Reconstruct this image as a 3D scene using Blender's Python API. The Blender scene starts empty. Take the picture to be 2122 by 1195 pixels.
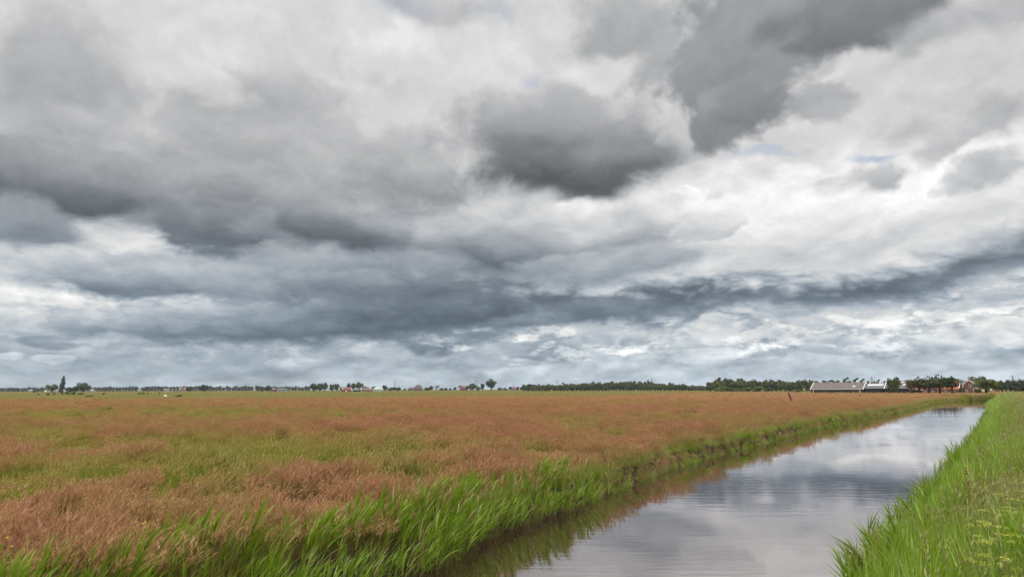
import bpy, bmesh, math, random
import numpy as np
from mathutils import Matrix, Vector

R = math.radians
S = bpy.context.scene
C = S.collection
rng = np.random.default_rng(7)
random.seed(7)

# ------------------------------------------------------------------ camera
FOC = 1415.0 / 2122.0 * 36.0
CAM_Z = 3.5
PITCH, ROLL = R(8.35), R(0.16)
_f = Vector((0, math.cos(PITCH), math.sin(PITCH)))
_u0 = Vector((0, -math.sin(PITCH), math.cos(PITCH)))
_r0 = Vector((1, 0, 0))
_u = (_u0 * math.cos(ROLL) + _r0 * math.sin(ROLL)).normalized()
_r = (_r0 * math.cos(ROLL) - _u0 * math.sin(ROLL)).normalized()
cam_data = bpy.data.cameras.new('camera')
cam_data.sensor_width = 36.0
cam_data.lens = FOC
cam_data.clip_start = 0.1
cam_data.clip_end = 20000
cam = bpy.data.objects.new('camera', cam_data)
C.objects.link(cam)
cam.matrix_world = Matrix(((_r.x, _u.x, -_f.x, 0), (_r.y, _u.y, -_f.y, 0), (_r.z, _u.z, -_f.z, CAM_Z), (0, 0, 0, 1)))
S.camera = cam


def view_dir(px, py):
    """direction in the world seen at a point of the photograph"""
    return (_f + _r * ((px - 1061) / 1415) + _u * ((597.5 - py) / 1415)).normalized()


def ground_at(px, py, z=0.0):
    d = view_dir(px, py)
    t = (z - CAM_Z) / d.z
    return Vector((d.x * t, d.y * t, z))


def at(px, y, z=0.6):
    """point on the ground at forward distance y in the bearing of column px"""
    d = view_dir(px, 805)
    return Vector((d.x / d.y * y, y, z))


# ------------------------------------------------------------------ colour management and render
S.view_settings.view_transform = 'Standard'
S.view_settings.look = 'None'
S.view_settings.exposure = 0.0
S.view_settings.gamma = 1.0
cy = S.cycles
cy.max_bounces = 5
cy.diffuse_bounces = 3
cy.glossy_bounces = 3
cy.transmission_bounces = 3
cy.transparent_max_bounces = 4
cy.volume_bounces = 0
cy.caustics_reflective = False
cy.caustics_refractive = False
cy.use_denoising = True
cy.denoiser = 'OPENIMAGEDENOISE'
cy.denoising_input_passes = 'RGB_ALBEDO_NORMAL'
cy.denoising_prefilter = 'NONE'
cy.use_adaptive_sampling = True
cy.adaptive_threshold = 0.008
cy.adaptive_min_samples = 24
cy.sample_clamp_indirect = 4.0

# ------------------------------------------------------------------ sun
SUN_EL, SUN_AZ = R(52), R(120)            # azimuth clockwise from the view axis
sun_data = bpy.data.lights.new('sun', 'SUN')
sun_data.energy = 1.5
sun_data.angle = R(12)
sun_data.color = (1.0, 0.95, 0.87)
sun = bpy.data.objects.new('sun', sun_data)
C.objects.link(sun)
_sd = Vector((math.sin(SUN_AZ) * math.cos(SUN_EL), math.cos(SUN_AZ) * math.cos(SUN_EL), math.sin(SUN_EL)))
sun.rotation_euler = (-_sd).to_track_quat('-Z', 'Y').to_euler()
sun.location = (0, 0, 60)


# ------------------------------------------------------------------ node helpers
class NT:
    def __init__(self, tree):
        self.t = tree
        self.n = tree.nodes
        self.l = tree.links

    def new(self, typ, **kw):
        n = self.n.new(typ)
        for k, v in kw.items():
            setattr(n, k, v)
        return n

    def put(self, sock, v):
        if v is None:
            return
        if isinstance(v, bpy.types.NodeSocket):
            self.l.new(v, sock)
        else:
            sock.default_value = v

    def math(self, op, a, b=None, c=None, clamp=False):
        n = self.new('ShaderNodeMath', operation=op, use_clamp=clamp)
        for i, v in enumerate((a, b, c)):
            self.put(n.inputs[i], v)
        return n.outputs[0]

    def vmath(self, op, a, b=None, scale=None):
        n = self.new('ShaderNodeVectorMath', operation=op)
        self.put(n.inputs[0], a)
        self.put(n.inputs[1], b)
        if scale is not None:
            self.put(n.inputs['Scale'], scale)
        return n.outputs['Value'] if op in ('LENGTH', 'DOT_PRODUCT') else n.outputs[0]

    def comb(self, x, y, z=0.0):
        n = self.new('ShaderNodeCombineXYZ')
        for i, v in enumerate((x, y, z)):
            self.put(n.inputs[i], v)
        return n.outputs[0]

    def sep(self, v):
        n = self.new('ShaderNodeSeparateXYZ')
        self.put(n.inputs[0], v)
        return n.outputs

    def noise(self, vec, scale, detail=4, rough=0.55, out='Fac', dist=0.0, dims='3D'):
        n = self.new('ShaderNodeTexNoise', noise_dimensions=dims)
        self.put(n.inputs['Vector'], vec)
        n.inputs['Scale'].default_value = scale
        n.inputs['Detail'].default_value = detail
        n.inputs['Roughness'].default_value = rough
        n.inputs['Distortion'].default_value = dist
        return n.outputs[out]

    def rng(self, v, a, b, c=0.0, d=1.0, smooth=False):
        n = self.new('ShaderNodeMapRange', interpolation_type='SMOOTHSTEP' if smooth else 'LINEAR')
        self.put(n.inputs['Value'], v)
        for k, x in (('From Min', a), ('From Max', b), ('To Min', c), ('To Max', d)):
            self.put(n.inputs[k], x)
        return n.outputs[0]

    def mix(self, f, a, b, blend='MIX'):
        n = self.new('ShaderNodeMix', data_type='RGBA', blend_type=blend)
        self.put(n.inputs['Factor'], f)
        self.put(n.inputs['A'], col4(a))
        self.put(n.inputs['B'], col4(b))
        return n.outputs['Result']

    def fmix(self, f, a, b):
        n = self.new('ShaderNodeMix', data_type='FLOAT')
        self.put(n.inputs[0], f)
        self.put(n.inputs[2], a)
        self.put(n.inputs[3], b)
        return n.outputs[0]


def col4(c):
    if isinstance(c, (tuple, list)) and len(c) == 3:
        return (c[0], c[1], c[2], 1.0)
    return c


def lin(v):
    v = v / 255.0
    return v / 12.92 if v <= 0.04045 else ((v + 0.055) / 1.055) ** 2.4


# ------------------------------------------------------------------ sky
W = bpy.data.worlds.new('World')
S.world = W
W.use_nodes = True
W.cycles.sampling_method = 'MANUAL'
W.cycles.sample_map_resolution = 512
wt = NT(W.node_tree)
wt.n.clear()
w_out = wt.new('ShaderNodeOutputWorld')
w_bg = wt.new('ShaderNodeBackground')
w_bg.inputs['Strength'].default_value = 0.1
wt.l.new(w_bg.outputs[0], w_out.inputs[0])
nish = wt.new('ShaderNodeTexSky', sky_type='NISHITA')
nish.sun_disc = False
nish.sun_elevation = SUN_EL
nish.sun_rotation = SUN_AZ
nish.air_density = 1.0
nish.dust_density = 1.5

tc = wt.new('ShaderNodeTexCoord')
D = wt.vmath('NORMALIZE', tc.outputs['Generated'])
dx, dy, dz = wt.sep(D)
az = wt.math('ARCTAN2', dx, dy)
el = wt.math('ARCSINE', wt.math('MAXIMUM', dz, -0.999))
elp = wt.math('MAXIMUM', dz, 0.0)
# a cylinder of cloud noise, squeezed towards the horizon
hor = wt.math('MAXIMUM', wt.vmath('LENGTH', wt.comb(dx, dy, 0.0)), 0.02)
vv = wt.math('MULTIPLY', wt.math('LOGARITHM', wt.math('DIVIDE', wt.math('ADD', elp, 0.26), 0.26), math.e), 2.3)
P = wt.comb(wt.math('MULTIPLY', wt.math('DIVIDE', dx, hor), 2.6), wt.math('MULTIPLY', wt.math('DIVIDE', dy, hor), 2.6), vv)
# how far cloud edges may wander: little near the horizon, more overhead
amp = wt.math('MINIMUM', wt.math('MULTIPLY_ADD', elp, 1.5, 0.16), 0.75)
warp_c = wt.noise(P, 2.2, 4, 0.55, out='Color')
warp_v = wt.vmath('SUBTRACT', warp_c, (0.5, 0.5, 0.5))
wx, wy, _wz = wt.sep(warp_v)
azw = wt.math('ADD', az, wt.math('MULTIPLY', wt.math('MULTIPLY', wx, amp), 0.27))
elw = wt.math('ADD', el, wt.math('MULTIPLY', wt.math('MULTIPLY', wy, amp), 0.13))
Q = wt.comb(azw, elw, 0.0)
P2 = wt.vmath('ADD', P, wt.vmath('SCALE', warp_v, scale=0.30))


def puffs(vec, scale):
    """rounded heaps with creases between them, as on the top of a cumulus"""
    return wt.math('ABSOLUTE', wt.math('MULTIPLY_ADD', wt.noise(vec, scale, 2, 0.5), 2.0, -1.0))


# small heaps of the far clouds are closer together than those overhead
P3 = wt.comb(wt.math('MULTIPLY', wt.math('DIVIDE', dx, hor), 4.6), wt.math('MULTIPLY', wt.math('DIVIDE', dy, hor), 4.6), wt.math('MULTIPLY', el, 11.0))
P3 = wt.vmath('ADD', P3, wt.vmath('SCALE', warp_v, scale=0.22))
near_s = wt.rng(el, R(6), R(15), smooth=True)
f_high = wt.noise(P2, 5.0, 7, 0.64)
f_low = wt.noise(P3, 5.0, 6, 0.60)
f_edge = wt.math('SUBTRACT', wt.fmix(near_s, f_low, f_high), 0.5)
puff = wt.fmix(near_s, puffs(P3, 4.2), puffs(P2, 4.0))
N_edge = wt.math('ADD', f_edge, wt.math('MULTIPLY', wt.math('SUBTRACT', 0.22, puff), 0.6))
# relief: heaps lit from above
rel_h = wt.math('SUBTRACT', wt.noise(P2, 3.0, 5, 0.6), wt.noise(wt.vmath('ADD', P2, (0.0, 0.0, 0.075)), 3.0, 5, 0.6))
rel_l = wt.math('SUBTRACT', wt.noise(P3, 2.2, 5, 0.56), wt.noise(wt.vmath('ADD', P3, (0.0, 0.0, 0.17)), 2.2, 5, 0.56))
relief = wt.fmix(near_s, rel_l, rel_h)

# one cloud painted over the sky so far, in bearing and elevation
cg = bpy.data.node_groups.new('cloud_layer', 'ShaderNodeTree')
for nm, ty in (('L', 'NodeSocketFloat'), ('Q', 'NodeSocketVector'), ('N', 'NodeSocketFloat'), ('Centre', 'NodeSocketVector'),
               ('Turn', 'NodeSocketVector'), ('Size', 'NodeSocketVector'), ('Top', 'NodeSocketFloat'), ('Base', 'NodeSocketFloat'),
               ('Rough', 'NodeSocketFloat'), ('Soft', 'NodeSocketFloat'), ('Opacity', 'NodeSocketFloat')):
    cg.interface.new_socket(nm, in_out='INPUT', socket_type=ty)
cg.interface.new_socket('L', in_out='OUTPUT', socket_type='NodeSocketFloat')
g = NT(cg)
gi = g.new('NodeGroupInput')
go = g.new('NodeGroupOutput')
I = gi.outputs
mp = g.new('ShaderNodeMapping', vector_type='TEXTURE')
# each cloud is worked out after the one behind it
g.l.new(g.vmath('ADD', I['Q'], g.math('MULTIPLY', I['L'], 1e-7)), mp.inputs['Vector'])
g.l.new(I['Centre'], mp.inputs['Location'])
g.l.new(I['Turn'], mp.inputs['Rotation'])
g.l.new(I['Size'], mp.inputs['Scale'])
rad = g.vmath('LENGTH', mp.outputs[0])
rad = g.math('MULTIPLY_ADD', I['N'], I['Rough'], rad)
lo = g.math('SUBTRACT', 1.0, I['Soft'])
hi = g.math('ADD', 1.0, I['Soft'])
mask = g.math('MULTIPLY', g.rng(rad, lo, hi, 1.0, 0.0, smooth=True), I['Opacity'])
ly = g.sep(mp.outputs[0])[1]
tone = g.rng(g.math('MULTIPLY_ADD', I['N'], -0.25, ly), -0.75, 0.8, I['Base'], I['Top'], smooth=True)
g.l.new(g.fmix(mask, I['L'], tone), go.inputs['L'])


def cloud(L, px, py, rx, ry, top, base, rot=0.0, soft=0.5, rough=1.0, op=1.0):
    d = view_dir(px, py)
    e, a = math.asin(d.z), math.atan2(d.x, d.y)
    dh, dv = view_dir(px + 10, py), view_dir(px, py - 10)
    ka = abs(math.atan2(dh.x, dh.y) - a) / 10
    ke = abs(math.asin(dv.z) - e) / 10
    n = wt.new('ShaderNodeGroup')
    n.node_tree = cg
    wt.put(n.inputs['L'], L)
    wt.put(n.inputs['Q'], Q)
    wt.put(n.inputs['N'], N_edge)
    n.inputs['Centre'].default_value = (a, e, 0)
    n.inputs['Turn'].default_value = (0, 0, R(rot))
    n.inputs['Size'].default_value = (rx * ka * 1.1, ry * ke * 1.14, 1)
    n.inputs['Top'].default_value = lin(top)
    n.inputs['Base'].default_value = lin(base)
    n.inputs['Rough'].default_value = rough * 1.15
    n.inputs['Soft'].default_value = soft * (0.50 if py > 520 else 0.52 if py > 330 else 0.60)
    n.inputs['Opacity'].default_value = op
    return n.outputs['L']


# clear air to thin high cloud, paler to the right
L = wt.rng(el, R(0), R(9), lin(198), lin(216), smooth=True)
L = wt.math('MULTIPLY', L, wt.rng(az, R(-20), R(22), 0.96, 1.20, smooth=True))
cum = wt.noise(P3, 2.1, 6, 0.55)
cum_t = wt.rng(cum, 0.45, 0.58, 0.85, 1.18, smooth=True)
L = wt.math('MULTIPLY', L, wt.fmix(wt.rng(el, R(0.4), R(2.5), smooth=True), 1.0, cum_t))
L = wt.fmix(wt.rng(el, R(8), R(20), smooth=True), L, lin(216))
CLOUDS = [
    # low, far clouds: centre, size, tone of top and base, tilt, softness, raggedness, cover
    (260, 745, 420, 38, 182, 171, 0, .6, .6, .9),
    (900, 760, 260, 30, 182, 176, 0, .6, .6, .6),
    (1500, 745, 500, 40, 222, 206, 0, .7, .8, .7),
    (1950, 745, 300, 30, 222, 209, 0, .6, .6, .8),
    (25, 734, 38, 9, 232, 206, 0, .6, 2.2, .85),
    (122, 738, 50, 9, 232, 201, 0, .6, 2.4, .85),
    (205, 722, 150, 10, 215, 201, 0, .5, .6, .7),
    (1000, 735, 170, 26, 195, 159, 4, .4, .7, .9),
    (860, 722, 70, 12, 225, 186, 0, .4, .6, .9),
    (1130, 735, 110, 18, 200, 166, 0, .4, .6, .9),
    (1330, 735, 120, 18, 232, 201, 0, .4, .7, .8),
    (1480, 750, 110, 14, 215, 186, 0, .4, .7, .8),
    (1760, 718, 150, 18, 205, 179, -4, .4, .7, .9),
    (1690, 692, 85, 24, 255, 201, 0, .2, .7, .95),
    (1960, 695, 180, 45, 232, 211, 8, .5, .8, .9),
    (2060, 740, 110, 22, 200, 189, 0, .4, .7, .8),
    (1930, 715, 60, 14, 225, 191, 0, .4, .7, .8),
    (1270, 682, 130, 38, 254, 176, 0, .18, .8, .95),
    (1400, 700, 110, 24, 228, 191, 0, .4, .8, .9),
    (1120, 705, 90, 26, 220, 176, 0, .4, .8, .9),
    (2020, 610, 240, 60, 220, 209, 12, .6, .7, .9),
    (1610, 650, 190, 55, 255, 216, 8, .2, .8, .95),
    (1600, 680, 75, 26, 200, 146, 8, .45, .7, .9),
    (1720, 655, 90, 30, 225, 199, 5, .4, .8, .8),
    (1345, 650, 60, 30, 225, 201, 0, .4, .8, .9),
    (1395, 655, 55, 18, 195, 161, 8, .45, .7, .85),
    # white heaps low on the left
    (90, 675, 190, 45, 200, 185, 0, .5, .7, .9),
    (28, 635, 60, 52, 244, 205, 0, .16, 1.3, .97),
    (95, 660, 50, 30, 236, 200, 0, .18, 1.3, .95),
    (180, 645, 80, 50, 246, 180, 0, .16, 1.3, .97),
    (100, 706, 58, 15, 165, 148, -4, .4, .6, .9),
    (230, 668, 60, 16, 170, 152, 0, .5, .6, .7),
    (330, 635, 80, 36, 218, 148, 0, .22, .7, .9),
    (460, 636, 130, 38, 236, 180, 3, .2, .8, .95),
    (930, 688, 120, 34, 200, 140, 6, .35, .7, .95),
    None,       # the rows of small cumulus come in here
    # the long dark bank that climbs from left to right
    (430, 668, 230, 34, 215, 132, 2, .8, .6, .95),
    (640, 662, 250, 50, 190, 104, 5, .9, .6, .95),
    (700, 640, 110, 34, 205, 140, 4, .6, .8, .9),
    (900, 620, 270, 64, 165, 104, 7, 1.0, .5, .97),
    (1120, 598, 280, 68, 160, 100, 5, 1.0, .5, .95),
    (1350, 582, 290, 66, 172, 104, 5, 1.0, .45, .97),
    (1600, 562, 280, 68, 172, 104, 6, 1.0, .45, .97),
    (1740, 585, 170, 40, 158, 112, 8, .9, .5, .95),
    (1880, 545, 230, 60, 175, 112, 12, 1.0, .45, .95),
    (2090, 505, 170, 56, 178, 110, 14, 1.0, .45, .95),
    (1230, 640, 120, 22, 150, 124, 4, .7, 1.2, .85),
    (1100, 662, 90, 14, 155, 130, 4, .7, 1.2, .8),
    # middle left
    (560, 560, 260, 60, 185, 150, 4, .5, .8, .9),
    (760, 560, 160, 45, 185, 138, 4, .4, .8, .9),
    (900, 545, 190, 56, 165, 115, 4, .45, .8, .9),
    (720, 588, 130, 30, 200, 150, 4, .7, 1.9, .8),
    (1060, 562, 420, 62, 172, 118, 3, 1.1, .9, .85),
    (1640, 536, 330, 52, 180, 112, 7, 1.2, .6, .8),
    (70, 535, 130, 55, 222, 205, 0, .5, .8, .9),
    (270, 575, 190, 38, 200, 128, 0, .4, .7, .95),
    (480, 590, 100, 32, 180, 158, 0, .4, .8, .8),
    # bright mass right of centre
    (1400, 480, 380, 100, 235, 205, 5, .5, .8, .95),
    (1780, 440, 420, 120, 250, 222, 6, .5, .7, 1.0),
    (1880, 400, 130, 55, 258, 248, 6, .6, .7, .9),
    (1700, 500, 200, 45, 235, 200, 6, .5, .8, .8),
    (1400, 450, 135, 50, 254, 205, 0, .16, 1.2, .97),
    (1220, 440, 160, 60, 232, 205, 0, .4, .9, .9),
    (1000, 450, 190, 75, 215, 190, 0, .5, .9, .9),
    (1210, 500, 160, 36, 215, 140, 8, .45, .8, .9),
    (1060, 520, 130, 50, 185, 108, -6, .45, .7, .95),
    (1260, 545, 200, 35, 190, 150, 5, .5, .8, .8),
    # left, upper
    (120, 215, 190, 150, 180, 160, -8, .7, .8, .9),
    (300, 330, 330, 80, 190, 172, 0, .6, .8, .85),
    (560, 270, 170, 90, 190, 172, -10, .6, .9, .85),
    (600, 205, 130, 52, 192, 168, -12, 1.1, 1.3, .7),
    (460, 215, 50, 36, 185, 170, 0, .5, .9, .7),
    (700, 370, 260, 80, 195, 172, -8, .6, .8, .8),
    (520, 430, 330, 75, 172, 140, -6, .5, .8, .9),
    (450, 455, 130, 72, 150, 112, 0, .45, .8, .95),
    (340, 430, 90, 45, 160, 125, 0, .45, .8, .85),
    (700, 455, 170, 48, 178, 105, -10, .45, .7, .95),
    (830, 350, 120, 66, 190, 145, -8, 1.0, 1.1, .85),
    (60, 365, 270, 62, 165, 92, -2, .5, .6, .97),
    (40, 450, 150, 50, 160, 135, 0, .5, .8, .9),
    (262, 462, 70, 30, 200, 185, 20, 1.2, 1.8, .35),
    (540, 465, 60, 26, 196, 180, 20, 1.2, 1.8, .3),
    # the separate dark cloud above the centre
    (1160, 235, 190, 70, 205, 185, 4, .5, 1.0, .9),
    (1330, 240, 60, 60, 190, 175, 0, .5, 1.0, .7),
    (1170, 300, 200, 100, 172, 94, -3, .8, .75, .97),
    (1150, 338, 150, 44, 130, 88, -5, .55, .6, .8),
    (1255, 338, 110, 48, 150, 98, 0, .8, .7, .9),
    (1385, 225, 46, 70, 226, 214, -15, .8, 1.2, .85),
    (1225, 428, 130, 24, 240, 222, 0, .8, 1.0, .9),
    # top right
    (1960, 170, 230, 120, 212, 202, 10, .6, .8, .8),
    (1300, 85, 120, 90, 185, 168, -20, .5, 1.0, .9),
    (1560, 110, 175, 150, 158, 148, 10, .35, .9, .97),
    (1500, 175, 90, 60, 150, 142, 0, .35, .9, .9),
    (1540, 255, 105, 55, 155, 135, 10, .35, .9, .97),
    (1610, 235, 80, 45, 145, 128, 8, .45, .8, .9),
    (1715, 205, 44, 55, 182, 168, 20, .6, 1.4, .8),
    (1790, 20, 190, 62, 140, 122, 4, .4, .9, .97),
    (1925, 45, 70, 28, 175, 155, 0, 1.0, 1.4, .7),
    (2080, 10, 80, 40, 188, 182, 0, .6, .8, .8),
    (2080, 245, 70, 42, 190, 178, 25, .7, 1.3, .85),
    (1970, 300, 130, 24, 200, 188, 22, .7, 1.4, .8),
    (1790, 365, 66, 34, 198, 176, 0, .6, 1.3, .9),
    (2030, 368, 100, 36, 200, 184, 10, .65, 1.5, .85),
    (1680, 388, 30, 18, 210, 198, 30, .7, 1.3, .6),
    # light gaps along the top
    (900, 120, 190, 60, 236, 226, 0, .6, 1.0, .8),
    (380, 120, 120, 40, 226, 216, -25, .6, 1.0, .7),
    (1230, 140, 80, 28, 240, 232, 0, .6, 1.0, .7),
    (900, 15, 110, 30, 190, 184, -8, .6, 1.0, .8),
]
for c in CLOUDS:
    if c is None:
        # rows of small far cumulus: bright domed tops, greyer flat undersides
        c1 = wt.noise(P3, 2.9, 6, 0.56)
        c2 = wt.noise(wt.vmath('ADD', P3, (0.0, 0.0, 0.11)), 2.9, 6, 0.56)
        c_tone = wt.rng(wt.math('SUBTRACT', c1, c2), -0.07, 0.09, lin(160), lin(248), smooth=True)
        c_mask = wt.rng(c1, 0.46, 0.56, smooth=True)
        c_win = wt.math('MULTIPLY', wt.rng(el, R(1.2), R(3.0), smooth=True), wt.rng(el, R(7.0), R(10.0), 1.0, 0.0, smooth=True))
        c_win = wt.math('MULTIPLY', c_win, wt.rng(az, R(-30), R(8), 0.35, 0.80, smooth=True))
        L = wt.fmix(wt.math('MULTIPLY', c_mask, c_win), L, c_tone)
        continue
    L = cloud(L, *c)

# billows and wisps
rel_amp = wt.rng(el, R(3), R(24), 1.35, 0.6)
L = wt.math('MULTIPLY', L, wt.math('ADD', 1.0, wt.math('MULTIPLY', relief, rel_amp)))
L = wt.math('MULTIPLY', L, wt.math('MULTIPLY_ADD', f_edge, 0.10, 1.0))
# creases between the heaps of the far clouds
L = wt.math('MULTIPLY', L, wt.math('MULTIPLY_ADD', wt.math('SUBTRACT', wt.math('MINIMUM', puff, 0.5), 0.2), wt.rng(el, R(2), R(18), 0.55, 0.12), 1.0))
# overcast sky brightens towards the zenith; boosted out of view to light the ground
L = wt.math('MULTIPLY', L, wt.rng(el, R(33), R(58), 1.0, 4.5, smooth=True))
# cloud tint: slate blue in the low dark clouds, neutral above, warm where bright
low = wt.rng(el, R(3), R(20), 1.0, 0.0, smooth=True)
dark = wt.rng(L, lin(110), lin(225), 1.0, 0.0)
t_low = wt.mix(dark, (0.985, 1.0, 0.995), (0.75, 1.0, 1.26))
t_high = wt.mix(dark, (1.0, 0.988, 0.982), (0.96, 1.0, 1.055))
tint = wt.mix(low, t_high, t_low)
hz_t = wt.rng(el, R(0), R(5), 1.0, 0.0, smooth=True)
tint = wt.mix(wt.math('MULTIPLY', hz_t, 0.7), tint, (0.82, 0.99, 1.13))
ccol = wt.vmath('SCALE', tint, scale=wt.math('MULTIPLY', L, 10.0))
# thin places where the blue shows through
gap = None
for px, py, rx, ry, k in ((1785, 328, 60, 10, .75), (1590, 325, 95, 9, .45), (1092, 160, 34, 14, .35), (840, 18, 110, 26, .35), (1030, 40, 30, 30, .25)):
    d = view_dir(px, py)
    m = wt.new('ShaderNodeMapping', vector_type='TEXTURE')
    wt.put(m.inputs['Vector'], Q)
    m.inputs['Location'].default_value = (math.atan2(d.x, d.y), math.asin(d.z), 0)
    m.inputs['Scale'].default_value = (rx / 1500, ry / 1500, 1)
    gm = wt.rng(wt.math('ADD', wt.vmath('LENGTH', m.outputs[0]), N_edge), 0.2, 1.3, k, 0.0, smooth=True)
    gap = gm if gap is None else wt.math('MAXIMUM', gap, gm)
blue = wt.vmath('SCALE', wt.mix(0.4, nish.outputs[0], (6.0, 7.0, 9.0)), scale=1.0)
full = wt.mix(gap, ccol, blue)
# below the horizon: dull earth light
full = wt.mix(wt.rng(el, R(-1.2), R(-0.6), 1.0, 0.0), full, (1.6, 1.5, 1.0))
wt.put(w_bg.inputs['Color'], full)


# ------------------------------------------------------------------ value noise in numpy
def _hash(ix, iy, seed):
    h = (ix.astype(np.int64) * 374761393 + iy.astype(np.int64) * 668265263 + seed * 974711) & 0xFFFFFFFF
    h = ((h ^ (h >> 13)) * 1274126177) & 0xFFFFFFFF
    return ((h ^ (h >> 16)) & 0xFFFF) / 65535.0


def vnoise(x, y, seed=0):
    ix, iy = np.floor(x), np.floor(y)
    fx, fy = x - ix, y - iy
    fx, fy = fx * fx * (3 - 2 * fx), fy * fy * (3 - 2 * fy)
    a, b = _hash(ix, iy, seed), _hash(ix + 1, iy, seed)
    c, d = _hash(ix, iy + 1, seed), _hash(ix + 1, iy + 1, seed)
    return (a * (1 - fx) + b * fx) * (1 - fy) + (c * (1 - fx) + d * fx) * fy


def fbm(x, y, octaves=4, seed=0):
    s, a, t = 0, 0.5, 0
    for o in range(octaves):
        s = s + a * vnoise(x * 2 ** o, y * 2 ** o, seed + o * 17)
        t += a
        a *= 0.55
    return s / t


def sstep(a, b, x):
    t = np.clip((x - a) / (b - a), 0, 1)
    return t * t * (3 - 2 * t)


# ------------------------------------------------------------------ naming helpers
def tag(o, label=None, cat=None, group=None, kind=None):
    if label:
        o['label'] = label
    if cat:
        o['category'] = cat
    if group:
        o['group'] = group
    if kind:
        o['kind'] = kind
    return o


def empty(name, loc, rz=0.0):
    o = bpy.data.objects.new(name, None)
    o.empty_display_size = 0.5
    C.objects.link(o)
    o.location = loc
    o.rotation_euler = (0, 0, rz)
    return o


class MB:
    """collects shapes that become ONE mesh object"""
    def __init__(self):
        self.v, self.f, self.m = [], [], []

    def add(self, vs, fs, mi=0):
        k = len(self.v)
        self.v += [tuple(p) for p in vs]
        self.f += [tuple(i + k for i in f) for f in fs]
        self.m += [mi] * len(fs)

    def box(self, x0, x1, y0, y1, z0, z1, mi=0):
        vs = [(x, y, z) for z in (z0, z1) for y in (y0, y1) for x in (x0, x1)]
        self.add(vs, [(0, 2, 3, 1), (4, 5, 7, 6), (0, 1, 5, 4), (2, 6, 7, 3), (0, 4, 6, 2), (1, 3, 7, 5)], mi)

    def prism(self, pts, y0, y1, mi=0):
        """polygon in x,z pushed along y"""
        n = len(pts)
        vs = [(x, y0, z) for x, z in pts] + [(x, y1, z) for x, z in pts]
        fs = [tuple(range(n)), tuple(range(2 * n - 1, n - 1, -1))]
        fs += [(i, i + n, (i + 1) % n + n, (i + 1) % n) for i in range(n)]
        self.add(vs, fs, mi)

    def prism_x(self, pts, x0, x1, mi=0):
        """polygon in y,z pushed along x"""
        n = len(pts)
        vs = [(x0, y, z) for y, z in pts] + [(x1, y, z) for y, z in pts]
        fs = [tuple(range(n)), tuple(range(2 * n - 1, n - 1, -1))]
        fs += [(i, i + n, (i + 1) % n + n, (i + 1) % n) for i in range(n)]
        self.add(vs, fs, mi)

    def tube(self, pts, radii, n=6, mi=0, cap=True):
        pts = [Vector(p) for p in pts]
        k = len(self.v)
        for i, p in enumerate(pts):
            t = (pts[min(i + 1, len(pts) - 1)] - pts[max(i - 1, 0)]).normalized()
            a = t.cross(Vector((0.31, 0.95, 0.1))).normalized()
            b = t.cross(a)
            for j in range(n):
                w = 2 * math.pi * j / n
                q = p + (a * math.cos(w) + b * math.sin(w)) * radii[i]
                self.v.append(tuple(q))
        for i in range(len(pts) - 1):
            for j in range(n):
                self.f.append((k + i * n + j, k + i * n + (j + 1) % n, k + (i + 1) * n + (j + 1) % n, k + (i + 1) * n + j))
                self.m.append(mi)
        if cap:
            self.f.append(tuple(k + j for j in range(n)))
            self.f.append(tuple(k + (len(pts) - 1) * n + j for j in range(n - 1, -1, -1)))
            self.m += [mi, mi]

    def mesh(self, name, mats):
        me = bpy.data.meshes.new(name)
        me.from_pydata(self.v, [], self.f)
        for m in (mats if isinstance(mats, (list, tuple)) else [mats]):
            me.materials.append(m)
        me.polygons.foreach_set('material_index', self.m)
        me.update()
        return me

    def build(self, name, mats, parent=None, fix=False):
        me = self.mesh(name, mats)
        if fix:
            bm = bmesh.new()
            bm.from_mesh(me)
            bmesh.ops.recalc_face_normals(bm, faces=bm.faces)
            bm.to_mesh(me)
            bm.free()
        o = bpy.data.objects.new(name, me)
        C.objects.link(o)
        o.parent = parent
        return o


def copy_tree(o, parent=None):
    c = o.copy()
    C.objects.link(c)
    c.parent = parent
    for ch in list(o.children):
        copy_tree(ch, c)
    return c


# ------------------------------------------------------------------ materials
def material(name):
    m = bpy.data.materials.new(name)
    m.use_nodes = True
    t = NT(m.node_tree)
    t.n.clear()
    out = t.new('ShaderNodeOutputMaterial')
    return m, t, out


def plain(name, c, rough=0.7, var=0.18, scale=3.0, spec=0.3, stretch=(1, 1, 1)):
    """one surface with mottling of its own"""
    m, t, out = material(name)
    tcn = t.new('ShaderNodeTexCoord')
    v = t.vmath('MULTIPLY', tcn.outputs['Object'], stretch)
    n = t.noise(v, scale, 5, 0.6)
    dark = tuple(x * (1 - var) for x in c)
    lite = tuple(min(1, x * (1 + var)) for x in c)
    cc = t.mix(t.rng(n, 0.3, 0.7), dark, lite)
    p = t.new('ShaderNodeBsdfPrincipled')
    t.put(p.inputs['Base Color'], cc)
    p.inputs['Roughness'].default_value = rough
    p.inputs['Specular IOR Level'].default_value = spec
    t.l.new(p.outputs[0], out.inputs[0])
    return m


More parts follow.
